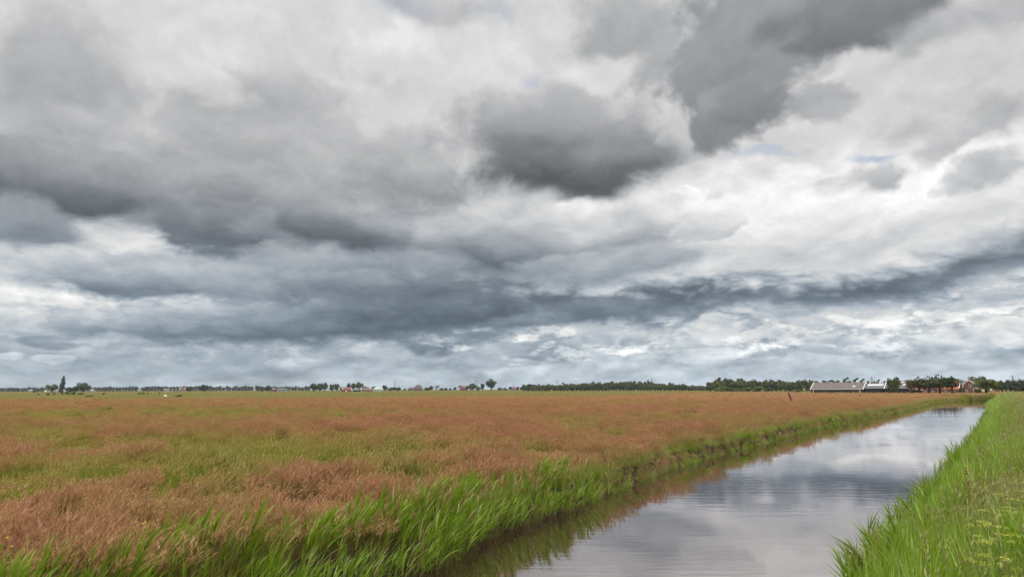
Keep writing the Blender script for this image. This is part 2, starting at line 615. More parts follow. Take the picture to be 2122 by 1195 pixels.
def leafy(t, out, colour, trans=0.35, gloss=0.0, tcol=None):
    d = t.new('ShaderNodeBsdfDiffuse')
    tr = t.new('ShaderNodeBsdfTranslucent')
    t.put(d.inputs['Color'], colour)
    t.put(tr.inputs['Color'], tcol if tcol is not None else colour)
    mx = t.new('ShaderNodeMixShader')
    mx.inputs[0].default_value = trans
    t.l.new(d.outputs[0], mx.inputs[1])
    t.l.new(tr.outputs[0], mx.inputs[2])
    last = mx.outputs[0]
    if gloss:
        gl = t.new('ShaderNodeBsdfGlossy')
        gl.inputs['Roughness'].default_value = 0.4
        gl.inputs['Color'].default_value = (1, 1, 1, 1)
        m2 = t.new('ShaderNodeMixShader')
        m2.inputs[0].default_value = gloss
        t.l.new(last, m2.inputs[1])
        t.l.new(gl.outputs[0], m2.inputs[2])
        last = m2.outputs[0]
    t.l.new(last, out.inputs[0])


def inst(t, name):
    a = t.new('ShaderNodeAttribute', attribute_type='INSTANCER')
    a.attribute_name = name
    return a.outputs['Fac']


def ramp3(t, f, cols):
    """colours spread evenly over 0..1"""
    n = t.new('ShaderNodeValToRGB')
    e = n.color_ramp.elements
    while len(e) < len(cols):
        e.new(0.5)
    for i, c in enumerate(cols):
        e[i].position = i / (len(cols) - 1)
        e[i].color = col4(c)
    t.put(n.inputs[0], f)
    return n.outputs[0]


def grass_leaf_mat(name, greens, browns, own=.55):
    m, t, out = material(name)
    oi = t.new('ShaderNodeObjectInfo')
    geo = t.new('ShaderNodeNewGeometry')
    r1 = oi.outputs['Random']
    r2 = geo.outputs['Random Per Island']
    f = t.math('MULTIPLY_ADD', r1, 1 - own, t.math('MULTIPLY', r2, own))
    c = t.mix(inst(t, 'tint'), ramp3(t, f, greens), ramp3(t, f, browns))
    leafy(t, out, c, 0.35, 0.03)
    return m


# meadow grasses: leaves and seed heads, green or pink-brown by where they stand
M_mleaf = grass_leaf_mat('meadow_leaf', [(.13, .17, .014), (.21, .25, .024), (.31, .34, .05)], [(.20, .145, .045), (.27, .19, .06), (.36, .26, .09)])
M_mhead = grass_leaf_mat('meadow_head', [(.29, .27, .06), (.40, .34, .09), (.50, .42, .15)], [(.39, .185, .11), (.51, .27, .155), (.60, .37, .205)])
M_reed = grass_leaf_mat('reed_leaf', [(.12, .22, .006), (.20, .33, .010), (.31, .45, .03)], [(.24, .22, .06), (.34, .30, .10), (.44, .38, .17)])
M_rush = grass_leaf_mat('rush_leaf', [(.035, .060, .014), (.055, .085, .018), (.08, .11, .025)], [(.06, .06, .02), (.09, .08, .03), (.14, .11, .04)])
M_reedstem = plain('reed_stem', (.085, .060, .032), .8, .35, 8)
M_bank = grass_leaf_mat('bank_leaf', [(.13, .22, .006), (.21, .33, .010), (.30, .43, .03)], [(.22, .24, .05), (.30, .30, .085), (.40, .36, .13)], .4)
M_bankhead = grass_leaf_mat('bank_head', [(.24, .30, .07), (.32, .34, .10), (.40, .38, .15)], [(.36, .32, .13), (.44, .38, .18), (.52, .42, .22)])

# ------------------------------------------------------------------ the canal's two banks (world plan, from far behind the viewer to the bend)
_lp = [(860, 1195), (960, 1130), (1060, 1092), (1180, 1052), (1290, 1008), (1420, 961), (1560, 924), (1700, 887), (1800, 867), (1900, 845.5), (1945, 834.5)]
left_bank = [ground_at(*p) for p in _lp]
_d0 = (left_bank[0] - left_bank[2]).normalized()
left_bank = [left_bank[0] + Vector((-.62, -.78, 0)) * k for k in (90, 40, 15, 5)] + left_bank
left_bank += [Vector((124, 187, 0)), Vector((133, 193, 0)), Vector((150, 196, 0)), Vector((180, 196, 0)), Vector((330, 190, 0))]
_rp = [(1842, 1195), (1918, 1090), (1982, 1000), (2018, 940), (2042, 890), (2052, 858), (2052, 839)]
right_bank = [ground_at(*p) for p in _rp]
right_bank = [right_bank[0] + Vector((-.574, -.819, 0)) * k for k in (90, 40, 15, 5)] + right_bank
_q = right_bank[-1]
right_bank += [_q + Vector(v) for v in ((9, 11.5, 0), (18, 19, 0), (30, 22, 0), (60, 21, 0), (210, 15, 0))]


def smooth_line(pts, n=6):
    pts = [np.array((p[0], p[1])) for p in pts]
    out = []
    for i in range(len(pts) - 1):
        p0, p1, p2, p3 = pts[max(i - 1, 0)], pts[i], pts[i + 1], pts[min(i + 2, len(pts) - 1)]
        for k in range(n):
            t = k / n
            a = np.linalg.norm(p2 - p1)
            m1 = (p2 - p0) / max(np.linalg.norm(p2 - p1) + np.linalg.norm(p1 - p0), 1e-6) * a
            m2 = (p3 - p1) / max(np.linalg.norm(p3 - p2) + np.linalg.norm(p2 - p1), 1e-6) * a
            out.append((2 * t ** 3 - 3 * t * t + 1) * p1 + (t ** 3 - 2 * t * t + t) * m1 + (-2 * t ** 3 + 3 * t * t) * p2 + (t ** 3 - t * t) * m2)
    out.append(pts[-1])
    return np.array(out)


LB, RB = smooth_line(left_bank), smooth_line(right_bank)
POND = np.vstack([LB, RB[::-1]])


def line_dist(x, y, line):
    best = np.full(x.shape, 1e9)
    for a, b in zip(line[:-1], line[1:]):
        d = b - a
        t = np.clip(((x - a[0]) * d[0] + (y - a[1]) * d[1]) / max(d @ d, 1e-9), 0, 1)
        best = np.minimum(best, (x - a[0] - t * d[0]) ** 2 + (y - a[1] - t * d[1]) ** 2)
    return np.sqrt(best)


def in_pond(x, y):
    ins = np.zeros(x.shape, bool)
    n = len(POND)
    for i in range(n):
        (x1, y1), (x2, y2) = POND[i], POND[(i + 1) % n]
        if y1 == y2:
            continue
        c = ((y1 > y) != (y2 > y)) & (x < (x2 - x1) * (y - y1) / (y2 - y1) + x1)
        ins ^= c
    return ins


def lie(x, y):
    """ground height, distance to each bank, whether under water"""
    x, y = np.asarray(x, float), np.asarray(y, float)
    dl, dr = line_dist(x, y, LB), line_dist(x, y, RB)
    wet = in_pond(x, y)
    rag = (fbm(x * 0.9, y * 0.9, 3, 5) - 0.5) * 0.5
    field = 0.60 * sstep(-0.05, 0.32, dl + rag * 0.4) + (fbm(x * .12, y * .12, 3, 9) - .5) * 0.14 * sstep(1, 6, dl)
    dike = 1.95 * sstep(-0.3, 2.7, dr + rag * 0.4) ** 0.9 - 1.3 * sstep(10, 19, dr)
    dike = dike + (fbm(x * .3, y * .3, 3, 21) - .5) * 0.18 * sstep(.5, 3, dr)
    z = np.where(dr < dl, dike, field)
    z = np.where(wet, -0.55 * sstep(0, 0.5, np.minimum(dl, dr)), z)
    return z, dl, dr, wet


# ------------------------------------------------------------------ where the meadow is pink and where green
GREEN_SPOTS = []      # centre, half width, half depth, strength
for px, py, wx_, wy_, k in ((330, 857, 360, 9, .9), (820, 858, 200, 6, .5), (1180, 873, 140, 4, .4),
                            (560, 955, 380, 30, 1.0), (130, 980, 240, 32, 1.0), (300, 922, 300, 12, .7), (880, 940, 150, 18, .8), (800, 985, 160, 18, .6),
                            (640, 905, 330, 8, .4), (1220, 900, 90, 5, .7), (1340, 868, 110, 4, .6), (1100, 965, 90, 12, .7), (1260, 985, 70, 12, .5),
                            (1760, 831, 90, 2.0, .8), (1300, 838, 160, 2, .4), (500, 834, 300, 2.5, .6), (100, 836, 160, 3, .5), (1500, 845, 130, 2.5, .5),
                            (60, 910, 150, 8, .5), (1180, 935, 120, 7, .4), (1420, 920, 80, 5, .4)):
    c = ground_at(px, py, 1.0)
    hx = abs(ground_at(px + wx_, py, 1.0).x - c.x)
    hy = abs(ground_at(px, py - wy_, 1.0).y - c.y)
    GREEN_SPOTS.append((c.x, c.y, hx, hy, k))


def meadow_edge(x):
    """how far the pink grass reaches before the pasture starts"""
    return 178 + 75 * sstep(-90, 40, x) + 170 * sstep(30, 115, x)


def pinkness(x, y):
    n = fbm(x * 0.22, y * 0.10, 4, 31)
    n2 = fbm(x * 0.9, y * 0.6, 3, 57)
    p = 0.84 + (n - 0.5) * 1.6 + (n2 - 0.5) * 0.55
    wob = (n2 - .5) * 0.8 + (n - .5) * 0.6
    for cx, cy_, hx, hy, k in GREEN_SPOTS:
        r = np.sqrt(((x - cx) / hx) ** 2 + ((y - cy_) / hy) ** 2) + wob
        p = p - k * 1.35 * (1 - sstep(0.45, 1.2, r))
    edge = meadow_edge(x) * (1 + (n - .5) * .12)
    past = sstep(edge * 0.97, edge * 1.04, y)
    return np.clip(p, 0, 1), past


# ------------------------------------------------------------------ the ground, one sheet to the horizon
ang = np.concatenate([np.linspace(-180, -52, 33)[:-1], np.linspace(-52, 52, 420), np.linspace(52, 180, 33)[1:-1]])
rads = [0.6]
while rads[-1] < 3000:
    rads.append(rads[-1] * 1.0135 + 0.004)
rads = np.array(rads)
AA, RR = np.meshgrid(np.radians(ang), rads)
gx, gy = RR * np.sin(AA), RR * np.cos(AA)
gz, gdl, gdr, gwet = lie(gx, gy)
nr, na = gx.shape
verts = np.stack([gx, gy, gz], -1).reshape(-1, 3)
idx = np.arange(nr * na).reshape(nr, na)
a_, b_ = idx[:-1, :], np.roll(idx, -1, 1)[:-1, :]
c_, d_ = np.roll(idx, -1, 1)[1:, :], idx[1:, :]
quads = np.stack([a_, d_, c_, b_], -1).reshape(-1, 4)
cen = len(verts)
verts = np.vstack([verts, [[0, 0, 1.9]]])
me = bpy.data.meshes.new('ground')
tris = [(cen, int(idx[0, i]), int(idx[0, (i + 1) % na])) for i in range(na)]
nq = len(quads)
me.vertices.add(len(verts))
me.vertices.foreach_set('co', verts.ravel())
me.loops.add(nq * 4 + len(tris) * 3)
me.loops.foreach_set('vertex_index', np.concatenate([quads.ravel(), np.array(tris).ravel()]).astype(np.int32))
me.polygons.add(nq + len(tris))
me.polygons.foreach_set('loop_start', np.concatenate([np.arange(nq) * 4, nq * 4 + np.arange(len(tris)) * 3]).astype(np.int32))
me.polygons.foreach_set('use_smooth', np.ones(nq + len(tris), bool))
me.update(calc_edges=True)
me.validate()


def pt_attr(me, name, arr):
    a = me.attributes.new(name, 'FLOAT', 'POINT')
    a.data.foreach_set('value', np.ascontiguousarray(arr, dtype=np.float32).ravel())


gp, gpast = pinkness(gx, gy)
pt_attr(me, 'pink', np.append(gp.ravel(), .5))
pt_attr(me, 'pasture', np.append(gpast.ravel(), 0))
pt_attr(me, 'dike', np.append(np.where((gdr < gdl) & ~gwet, 1.0, 0.0).ravel(), 1))
pt_attr(me, 'mud', np.append(np.where(gwet | (np.minimum(gdl, gdr) < 0.35) | ((gdl < 1.7) & (gdl < gdr) & (gy < 23)), 1.0, 0.0).ravel(), 0))

m, t, out = material('ground')
geo = t.new('ShaderNodeNewGeometry')
pos = geo.outputs['Position']


def vattr(t, n):
    a = t.new('ShaderNodeAttribute')
    a.attribute_name = n
    return a.outputs['Fac']


n_f = t.noise(pos, 2.2, 6, 0.65)
n_m = t.noise(t.vmath('MULTIPLY', pos, (.16, .30, .2)), 1.0, 5, 0.6)
n_l = t.noise(t.vmath('MULTIPLY', pos, (.010, .045, .05)), 1.0, 6, 0.6)
pink_c = t.mix(t.rng(n_f, .3, .7), (.23, .105, .055), (.37, .19, .10))
green_c = t.mix(t.rng(n_f, .3, .7), (.13, .12, .028), (.27, .225, .065))
meadow_c = t.mix(t.math('MULTIPLY_ADD', t.math('SUBTRACT', n_m, .5), .7, vattr(t, 'pink'), clamp=True), green_c, pink_c)
past_c = ramp3(t, t.rng(n_l, .32, .68), [(.040, .052, .015), (.095, .09, .024), (.14, .115, .04), (.09, .085, .024), (.20, .14, .065)])
past_c = t.mix(t.rng(n_m, .35, .65, 0, .5), past_c, (.11, .10, .028))
gc = t.mix(vattr(t, 'pasture'), meadow_c, past_c)
dike_c = t.mix(t.rng(n_f, .3, .7), (.11, .13, .03), (.25, .24, .075))
gc = t.mix(vattr(t, 'dike'), gc, dike_c)
gc = t.mix(vattr(t, 'mud'), gc, (.045, .034, .022))
bs = t.new('ShaderNodeBsdfDiffuse')
t.put(bs.inputs['Color'], gc)
bmp = t.new('ShaderNodeBump')
bmp.inputs['Strength'].default_value = 0.6
bmp.inputs['Distance'].default_value = 0.25
t.put(bmp.inputs['Height'], n_f)
t.l.new(bmp.outputs[0], bs.inputs['Normal'])
t.l.new(bs.outputs[0], out.inputs[0])
me.materials.append(m)
ground = bpy.data.objects.new('ground', me)
C.objects.link(ground)
tag(ground, 'flat green and brown polder land with a grassy dike', 'ground', kind='structure')

# ------------------------------------------------------------------ water
m, t, out = material('canal_water')
geo = t.new('ShaderNodeNewGeometry')
pos = geo.outputs['Position']
w1 = t.noise(t.vmath('MULTIPLY', pos, (0.55, 2.6, 1)), 1.0, 3, 0.5)
w2 = t.noise(t.vmath('MULTIPLY', pos, (2.2, 9.0, 1)), 1.0, 3, 0.5)
w3 = t.noise(t.vmath('MULTIPLY', pos, (0.10, 0.22, 1)), 1.0, 2, 0.5)      # gusts: ruffled here, calm there
gust = t.rng(w3, .38, .62, .25, 1.0, smooth=True)
h = t.math('MULTIPLY_ADD', w1, 1.0, t.math('MULTIPLY', w2, 0.22))
bmp = t.new('ShaderNodeBump')
bmp.inputs['Distance'].default_value = 0.008
t.put(bmp.inputs['Strength'], t.math('MULTIPLY', gust, 0.5))
t.put(bmp.inputs['Height'], h)
lw = t.new('ShaderNodeLayerWeight')
lw.inputs['Blend'].default_value = 0.5
refl = t.math('MULTIPLY_ADD', t.math('POWER', lw.outputs['Facing'], 3.3), 0.87, 0.13)
gl = t.new('ShaderNodeBsdfGlossy')
gl.inputs['Roughness'].default_value = 0.015
gl.inputs['Color'].default_value = (1, .97, .975, 1)
df = t.new('ShaderNodeBsdfDiffuse')
df.inputs['Color'].default_value = (.026, .014, .010, 1)
mx = t.new('ShaderNodeMixShader')
t.l.new(bmp.outputs[0], gl.inputs['Normal'])
t.l.new(refl, mx.inputs[0])
t.l.new(df.outputs[0], mx.inputs[1])
t.l.new(gl.outputs[0], mx.inputs[2])
t.l.new(mx.outputs[0], out.inputs[0])
mb = MB()
mb.add([(-90, -70, 0), (340, -70, 0), (340, 240, 0), (-90, 240, 0)], [(0, 1, 2, 3)])
water = mb.build('water', m)
tag(water, 'dark still canal reflecting the clouds', 'canal', kind='structure')

# ------------------------------------------------------------------ grasses and reeds (many small plants on points)
def strip(mb, base, dirv, length, width, droop, side, segs, mi, taper=1.0):
    """a leaf blade that bends over"""
    p = Vector(base)
    d = Vector(dirv).normalized()
    s = Vector(side).normalized()
    vs, fs = [], []
    for i in range(segs + 1):
        u = i / segs
        w = width * (1 - u ** (1.6 * taper)) * (0.55 + 0.45 * min(1, u * 4)) * 0.5
        if i == segs:
            vs.append(tuple(p))
        else:
            vs += [tuple(p - s * w), tuple(p + s * w)]
        p = p + d * (length / segs)
        d = (d + droop * (1.0 / segs)).normalized()
    for i in range(segs - 1):
        fs.append((2 * i, 2 * i + 1, 2 * i + 3, 2 * i + 2))
    k = 2 * (segs - 1)
    fs.append((k, k + 1, k + 2))
    mb.add(vs, fs, mi)
    return vs[-1]


WIND = Vector((0.75, 0.15, 0.0))


def rv():
    a = random.uniform(0, 2 * math.pi)
    return Vector((math.cos(a), math.sin(a), 0))


def head(mb, p, d, length, width, mi):
    """a feathery seed head: two crossed lozenges with a nodding tip"""
    p = Vector(p)
    d = Vector(d).normalized()
    for s in (rv(),):
        s2 = d.cross(s).normalized()
        for q in (s2, d.cross(s2).normalized()):
            mid = p + d * length * 0.42
            tip = p + (d + WIND * .25).normalized() * length
            mb.add([p, mid - q * width, tip, mid + q * width], [(0, 1, 2, 3)], mi)


def meadow_tuft(n_head, n_leaf, hh, foot, name, straw=False):
    mb = MB()
    for i in range(n_leaf):
        o = rv() * foot * math.sqrt(random.random())
        d = Vector((0, 0, 1)) + rv() * random.uniform(.1, .7) + WIND * .15
        strip(mb, o, d, hh * random.uniform(.45, .95), random.uniform(.006, .011), WIND * .5 + rv() * .4 + Vector((0, 0, -.5)), rv(), 3, 0)
    for i in range(n_head):
        o = rv() * foot * math.sqrt(random.random())
        d = (Vector((0, 0, 1)) + rv() * .18 + WIND * .16).normalized()
        ln = hh * random.uniform(.72, 1.15)
        s = rv() * 0.0022
        tip = o + d * ln
        mb.add([o - s, o + s, tip], [(0, 1, 2)], 0)
        head(mb, tip - d * .02, d + WIND * .35 + rv() * .25, random.uniform(.07, .12), random.uniform(.009, .017), 1)
    return mb.mesh(name, [M_mleaf, M_mhead])


def plume_tuft(n_head, n_leaf, hh, foot, name):
    """nearer plants: loose drooping plumes one can make out"""
    mb = MB()
    for i in range(n_leaf):
        o = rv() * foot * math.sqrt(random.random())
        d = Vector((0, 0, 1)) + rv() * random.uniform(.1, .6) + WIND * .2
        strip(mb, o, d, hh * random.uniform(.5, 1.0), random.uniform(.008, .013), WIND * .5 + rv() * .4 + Vector((0, 0, -.6)), rv(), 3, 0)
    for i in range(n_head):
        o = rv() * foot * math.sqrt(random.random())
        d = (Vector((0, 0, 1)) + rv() * .22 + WIND * .22).normalized()
        ln = hh * random.uniform(.72, 1.18)
        s = rv() * 0.0025
        tip = o + d * ln
        mb.add([o - s, o + s, tip], [(0, 1, 2)], 0)
        q, dd = tip - d * .02, d
        bend = (WIND * random.uniform(.2, .9) + rv() * .35 + Vector((0, 0, -random.uniform(.0, .5))))
        big = random.uniform(.8, 1.35)
        for k in range(5):
            head(mb, q, dd + rv() * .55, .060 * big, .011 * big * (1.1 - .16 * k), 1)
            q = q + dd * .024 * big
            dd = (dd + bend * .22).normalized()
    return mb.mesh(name, [M_mleaf, M_mhead])


def reed_plant(name, hh):
    mb = MB()
    lean = (Vector((0, 0, 1)) + WIND * random.uniform(.12, .3) + rv() * .08).normalized()
    pts = [Vector((0, 0, -.25)), lean * hh * .35, lean * hh * .7 + WIND * .04]
    mb.tube(pts, [.005, .004, .002], 4, 1, cap=False)
    k = random.randint(5, 7)
    for i in range(k):
        u = .20 + .48 * i / (k - 1)
        p = lean * hh * u
        out = (rv() + WIND * .5).normalized()
        d = lean + out * random.uniform(.15, .42) + WIND * .15
        ln = hh * random.uniform(.42, .66)
        strip(mb, p, d, ln, random.uniform(.028, .050), WIND * random.uniform(.3, 1.1) + out * .2 + Vector((0, 0, -random.uniform(.0, 1.0))),
              out.cross(Vector((0, 0, 1))) + rv() * .3, 6, 0)
    # old leaves hanging at the foot
    for i in range(2):
        o_ = rv()
        strip(mb, lean * hh * random.uniform(.05, .22), lean + o_ * .8, hh * random.uniform(.18, .3), .018, o_ * .3 + Vector((0, 0, -1.4)), rv(), 3, 1)
    # top leaf bundle
    for i in range(2):
        strip(mb, lean * hh * .68, lean + rv() * .15 + WIND * .2, hh * random.uniform(.35, .5), .032, WIND * .5, rv(), 4, 0)
    return mb.mesh(name, [M_reed, M_reedstem])


def grass_clump(name, n, hh, foot, width, heads=0, droop=.6, mats=None):
    mb = MB()
    for i in range(n):
        o = rv() * foot * math.sqrt(random.random())
        d = Vector((0, 0, 1)) + rv() * random.uniform(.03, .26) + WIND * .14 + o * .35
        strip(mb, o, d, hh * random.uniform(.55, 1.1), width * random.uniform(.7, 1.3), WIND * droop * .9 + rv() * .22 + Vector((0, 0, -droop * random.uniform(.0, 1.1))), rv(), 4, 0)
    for i in range(heads):
        o = rv() * foot * math.sqrt(random.random())
        d = (Vector((0, 0, 1)) + rv() * .14 + WIND * .12).normalized()
        ln = hh * random.uniform(.85, 1.2)
        s = rv() * .002
        mb.add([o - s, o + s, o + d * ln], [(0, 1, 2)], 1)
        for q in range(5):
            b = o + d * ln * (1 - .22 * q / 5)
            head(mb, b, d + rv() * .8 + WIND * .2, random.uniform(.05, .10), random.uniform(.005, .010), 1)
    return mb.mesh(name, mats)


def variant_set(name, meshes):
    col = bpy.data.collections.new(name)
    for i, me_ in enumerate(meshes):
        o = bpy.data.objects.new('%s_%02d' % (name, i), me_)
        col.objects.link(o)
    return col


def scatter(name, col, pts, rotz, scl, pick, tint, label, cat, lean=None):
    """one object: plants of a set standing on points"""
    n = len(pts)
    me_ = bpy.data.meshes.new(name)
    me_.vertices.add(n)
    me_.vertices.foreach_set('co', np.ascontiguousarray(pts, dtype=np.float32).ravel())
    a = me_.attributes.new('turn', 'FLOAT_VECTOR', 'POINT')
    rot = np.zeros((n, 3), np.float32)
    rot[:, 2] = rotz
    if lean is not None:
        rot[:, :2] = lean
    a.data.foreach_set('vector', rot.ravel())
    a = me_.attributes.new('size', 'FLOAT_VECTOR', 'POINT')
    a.data.foreach_set('vector', np.ascontiguousarray(scl, dtype=np.float32).ravel())
    a = me_.attributes.new('pick', 'INT', 'POINT')
    a.data.foreach_set('value', np.ascontiguousarray(pick, dtype=np.int32))
    pt_attr(me_, 'tint', tint)
    me_.update()
    o = bpy.data.objects.new(name, me_)
    C.objects.link(o)
    ng = bpy.data.node_groups.new(name, 'GeometryNodeTree')
    ng.interface.new_socket('Geometry', in_out='INPUT', socket_type='NodeSocketGeometry')
    ng.interface.new_socket('Geometry', in_out='OUTPUT', socket_type='NodeSocketGeometry')
    N, Lk = ng.nodes, ng.links
    gi_, go_ = N.new('NodeGroupInput'), N.new('NodeGroupOutput')
    ci = N.new('GeometryNodeCollectionInfo')
    ci.inputs['Collection'].default_value = col
    ci.inputs['Separate Children'].default_value = True
    ci.inputs['Reset Children'].default_value = True
    ip = N.new('GeometryNodeInstanceOnPoints')
    ip.inputs['Pick Instance'].default_value = True

    def named(nm, ty):
        q = N.new('GeometryNodeInputNamedAttribute')
        q.data_type = ty
        q.inputs['Name'].default_value = nm
        return q.outputs['Attribute']
    Lk.new(gi_.outputs[0], ip.inputs['Points'])
    Lk.new(ci.outputs[0], ip.inputs['Instance'])
    Lk.new(named('pick', 'INT'), ip.inputs['Instance Index'])
    Lk.new(named('turn', 'FLOAT_VECTOR'), ip.inputs['Rotation'])
    Lk.new(named('size', 'FLOAT_VECTOR'), ip.inputs['Scale'])
    Lk.new(ip.outputs[0], go_.inputs[0])
    md = o.modifiers.new('plants', 'NODES')
    md.node_group = ng
    tag(o, label, cat, kind='stuff')
    return o


def ring_points(r0, r1, a0, a1, per_m2):
    n = int(per_m2 * 0.5 * (r1 * r1 - r0 * r0) * R(a1 - a0))
    r = np.sqrt(rng.uniform(r0 * r0, r1 * r1, n))
    a = np.radians(rng.uniform(a0, a1, n))
    return r * np.sin(a), r * np.cos(a)


# --- the meadow
meadow_set = variant_set('meadow_grass_plant',
    [meadow_tuft(62, 26, .52, .34, 'pink_tuft') for _ in range(4)] + [meadow_tuft(14, 62, .46, .34, 'green_tuft') for _ in range(4)]
    + [plume_tuft(34, 20, .54, .36, 'plume_tuft') for _ in range(4)] + [plume_tuft(7, 58, .50, .36, 'green_plume_tuft') for _ in range(4)]
    + [grass_clump('rush_clump', 60, .62, .16, .007, 4, .25, [M_rush, M_mhead]) for _ in range(3)])
xs, ys = [], []
for r0, r1, dens in ((4.5, 16, 13), (16, 30, 10), (30, 60, 6), (60, 120, 2.6), (120, 230, .9), (230, 480, .16)):
    x, y = ring_points(r0, r1, -44, 37, dens)
    xs.append(x)
    ys.append(y)
x, y = np.concatenate(xs), np.concatenate(ys)
z, dl, dr, wet = lie(x, y)
pk, past = pinkness(x, y)
clump = fbm(x * 0.5, y * 0.35, 3, 77)
keep = (~wet) & (dl < dr) & (dl > .35) & (rng.random(len(x)) < np.where(past > .5, .10, 1)) & ((clump > .34) | (y > 40))
x, y, z, dl, pk, past, clump = (q[keep] for q in (x, y, z, dl, pk, past, clump))
n = len(x)
r = np.hypot(x, y)
pk = np.clip(pk - .55 * (1 - sstep(.2, 1.1, dl)), 0, 1)
pk = np.where(past > .5, pk * .25, pk)
u = rng.random(n)
pinkish = u < pk * 1.05 - .02
pick = np.where(pinkish, rng.integers(0, 4, n), rng.integers(4, 8, n))
near_ = rng.random(n) < 1 - sstep(22, 38, r)
pick = np.where(near_, pick + 8, pick)
rush = (fbm(x * .55, y * .45, 3, 301) > .645) & (rng.random(n) < .55) & (past < .5)
pick = np.where(rush, rng.integers(16, 19, n), pick)
tint = np.clip(pk * .85 + rng.normal(0, .16, n) + .05, 0, 1)
tint = np.where(pinkish, np.maximum(tint, .4), tint * .5)
far = 1 + .55 * sstep(40, 200, r)
big = fbm(x * 1.1, y * .8, 3, 101)
hgt = (.86 + .14 * sstep(18, 40, r)) * (.50 + .55 * clump + .75 * sstep(.38, .68, big)) * (1 - .25 * sstep(90, 200, r)) * np.where(past > .5, .55, 1) * rng.uniform(.85, 1.2, n)
scl = np.stack([far * 1.05, far * 1.05, hgt], 1)
scatter('meadow_grass', meadow_set, np.stack([x, y, z - .02], 1), rng.uniform(-.6, .6, n), scl, pick, tint,
        'flowering meadow grass in pink brown and green patches', 'meadow grass')

# --- green margin of the meadow along the water
def along(line, y0, y1, per_m, n0, n1, side):
    """random points beside a bank line; side +1 is to the right of its course"""
    seg = np.linalg.norm(np.diff(line, axis=0), axis=1)
    acc = np.concatenate([[0], np.cumsum(seg)])
    n = int(acc[-1] * per_m)
    s = rng.uniform(0, acc[-1], n)
    i = np.clip(np.searchsorted(acc, s) - 1, 0, len(seg) - 1)
    f = (s - acc[i]) / np.maximum(seg[i], 1e-6)
    p = line[i] + (line[i + 1] - line[i]) * f[:, None]
    d = (line[i + 1] - line[i]) / np.maximum(seg[i], 1e-6)[:, None]
    off = rng.uniform(n0, n1, n) * side
    q = p + np.stack([d[:, 1], -d[:, 0]], 1) * off[:, None]
    k = (q[:, 1] > y0) & (q[:, 1] < y1)
    return q[k, 0], q[k, 1], np.abs(off[k])


edge_set = variant_set('bank_edge_plant', [grass_clump('edge_clump', 46, .55, .16, .011, 5, .9, [M_bank, M_mhead]) for _ in range(4)])
x, y, off = along(LB, 14, 205, 22, -.22, .95, -1)
x2, y2, off2 = along(LB, 180, 215, 60, -.2, 6, -1)
keep = rng.random(len(x)) < np.where(y < 60, 1, .6)
x, y, off = np.append(x[keep], x2), np.append(y[keep], y2), np.append(off[keep], off2)
z, dl, dr, wet = lie(x, y)
n = len(x)
lump = fbm(x * .8, y * .8, 3, 91)
s_ = (.28 + .8 * lump) * rng.uniform(.75, 1.25, n) * np.where(y > 185, 2.1, 1)
scl = np.stack([s_ * (1 + y / 120), s_ * (1 + y / 120), s_], 1)
tint = np.clip(.45 + (fbm(x * .5, y * .5, 3, 14) - .5) * 2.0 - np.where(y > 185, .1, 0), 0, 1)
scatter('bank_grass', edge_set, np.stack([x, y, np.maximum(z, -.05) - .03], 1), rng.uniform(0, 6.28, n), scl, rng.integers(0, 4, n), tint,
        'low green grass along the meadow bank of the canal', 'bank grass')

# --- reeds at the near left bank
reed_set = variant_set('reed_plant', [reed_plant('reed_%d' % i, random.uniform(.95, 1.25)) for i in range(9)])
x, y, off = along(LB, 3.5, 23, 150, -.5, 2.9, -1)
dens = fbm(x * .7, y * .7, 3, 44)
depth = .85 + .9 * sstep(15, 9, y) - .2 * sstep(17, 22, y)
keep = (off < depth * (.15 + .45 * sstep(11, 14, y) + 1.4 * dens)) & (rng.random(len(x)) < .8 - .40 * sstep(.5, 2.0, off) - .12 * sstep(15, 8, y)) & (y < 21.6 + rng.normal(0, .5, len(x)))
x, y, off = x[keep], y[keep], off[keep]
z, dl, dr, wet = lie(x, y)
n = len(x)
s_ = rng.uniform(.62, 1.08, n) * (1 - .22 * sstep(.5, 1.8, off)) * (1 - .12 * sstep(17, 11, y)) * (1 - .30 * sstep(13.5, 20, y)) * (.8 + .4 * dens[keep])
scatter('reeds', reed_set, np.stack([x, y, np.where(wet, 0, z)], 1), rng.uniform(-.7, .7, n), np.stack([s_, s_, s_], 1), rng.integers(0, 9, n),
        np.clip(np.where(rng.random(n) < .09, .9, rng.normal(.10, .13, n)), 0, 1), 'tall bright green reeds leaning over the near left bank', 'reeds',
        lean=rng.normal(0, .10, (n, 2)))

# --- the dike on the right: long green grass below, feathery pale grass above
dike_set = variant_set('dike_grass_plant',
    [grass_clump('long_clump', 38, .92, .17, .021, 0, .6, [M_bank, M_bankhead]) for _ in range(4)]
    + [grass_clump('feather_clump', 26, .70, .20, .008, 14, .8, [M_bank, M_bankhead]) for _ in range(4)])
parts_ = []
for y0, y1, per in ((1, 12, 120), (12, 30, 95), (30, 70, 55), (70, 205, 26)):
    parts_.append(along(RB, y0, y1, per, -.2, 4.2, 1))
parts_.append(along(RB, 40, 230, 16, 4, 9, 1))
x, y, off = (np.concatenate([p[i] for p in parts_]) for i in range(3))
z, dl, dr, wet = lie(x, y)
r = np.hypot(x, y)
keep = (r > 3.6) & ((dr < dl) | wet)
x, y, off, z, wet, r, dr = (q[keep] for q in (x, y, off, z, wet, r, dr))
n = len(x)
feath = sstep(1.1, 2.9, dr + (fbm(x * .5, y * .5, 3, 3) - .5) * 2.2)
isf = rng.random(n) < feath * .85
pick = np.where(isf, rng.integers(4, 8, n), rng.integers(0, 4, n))
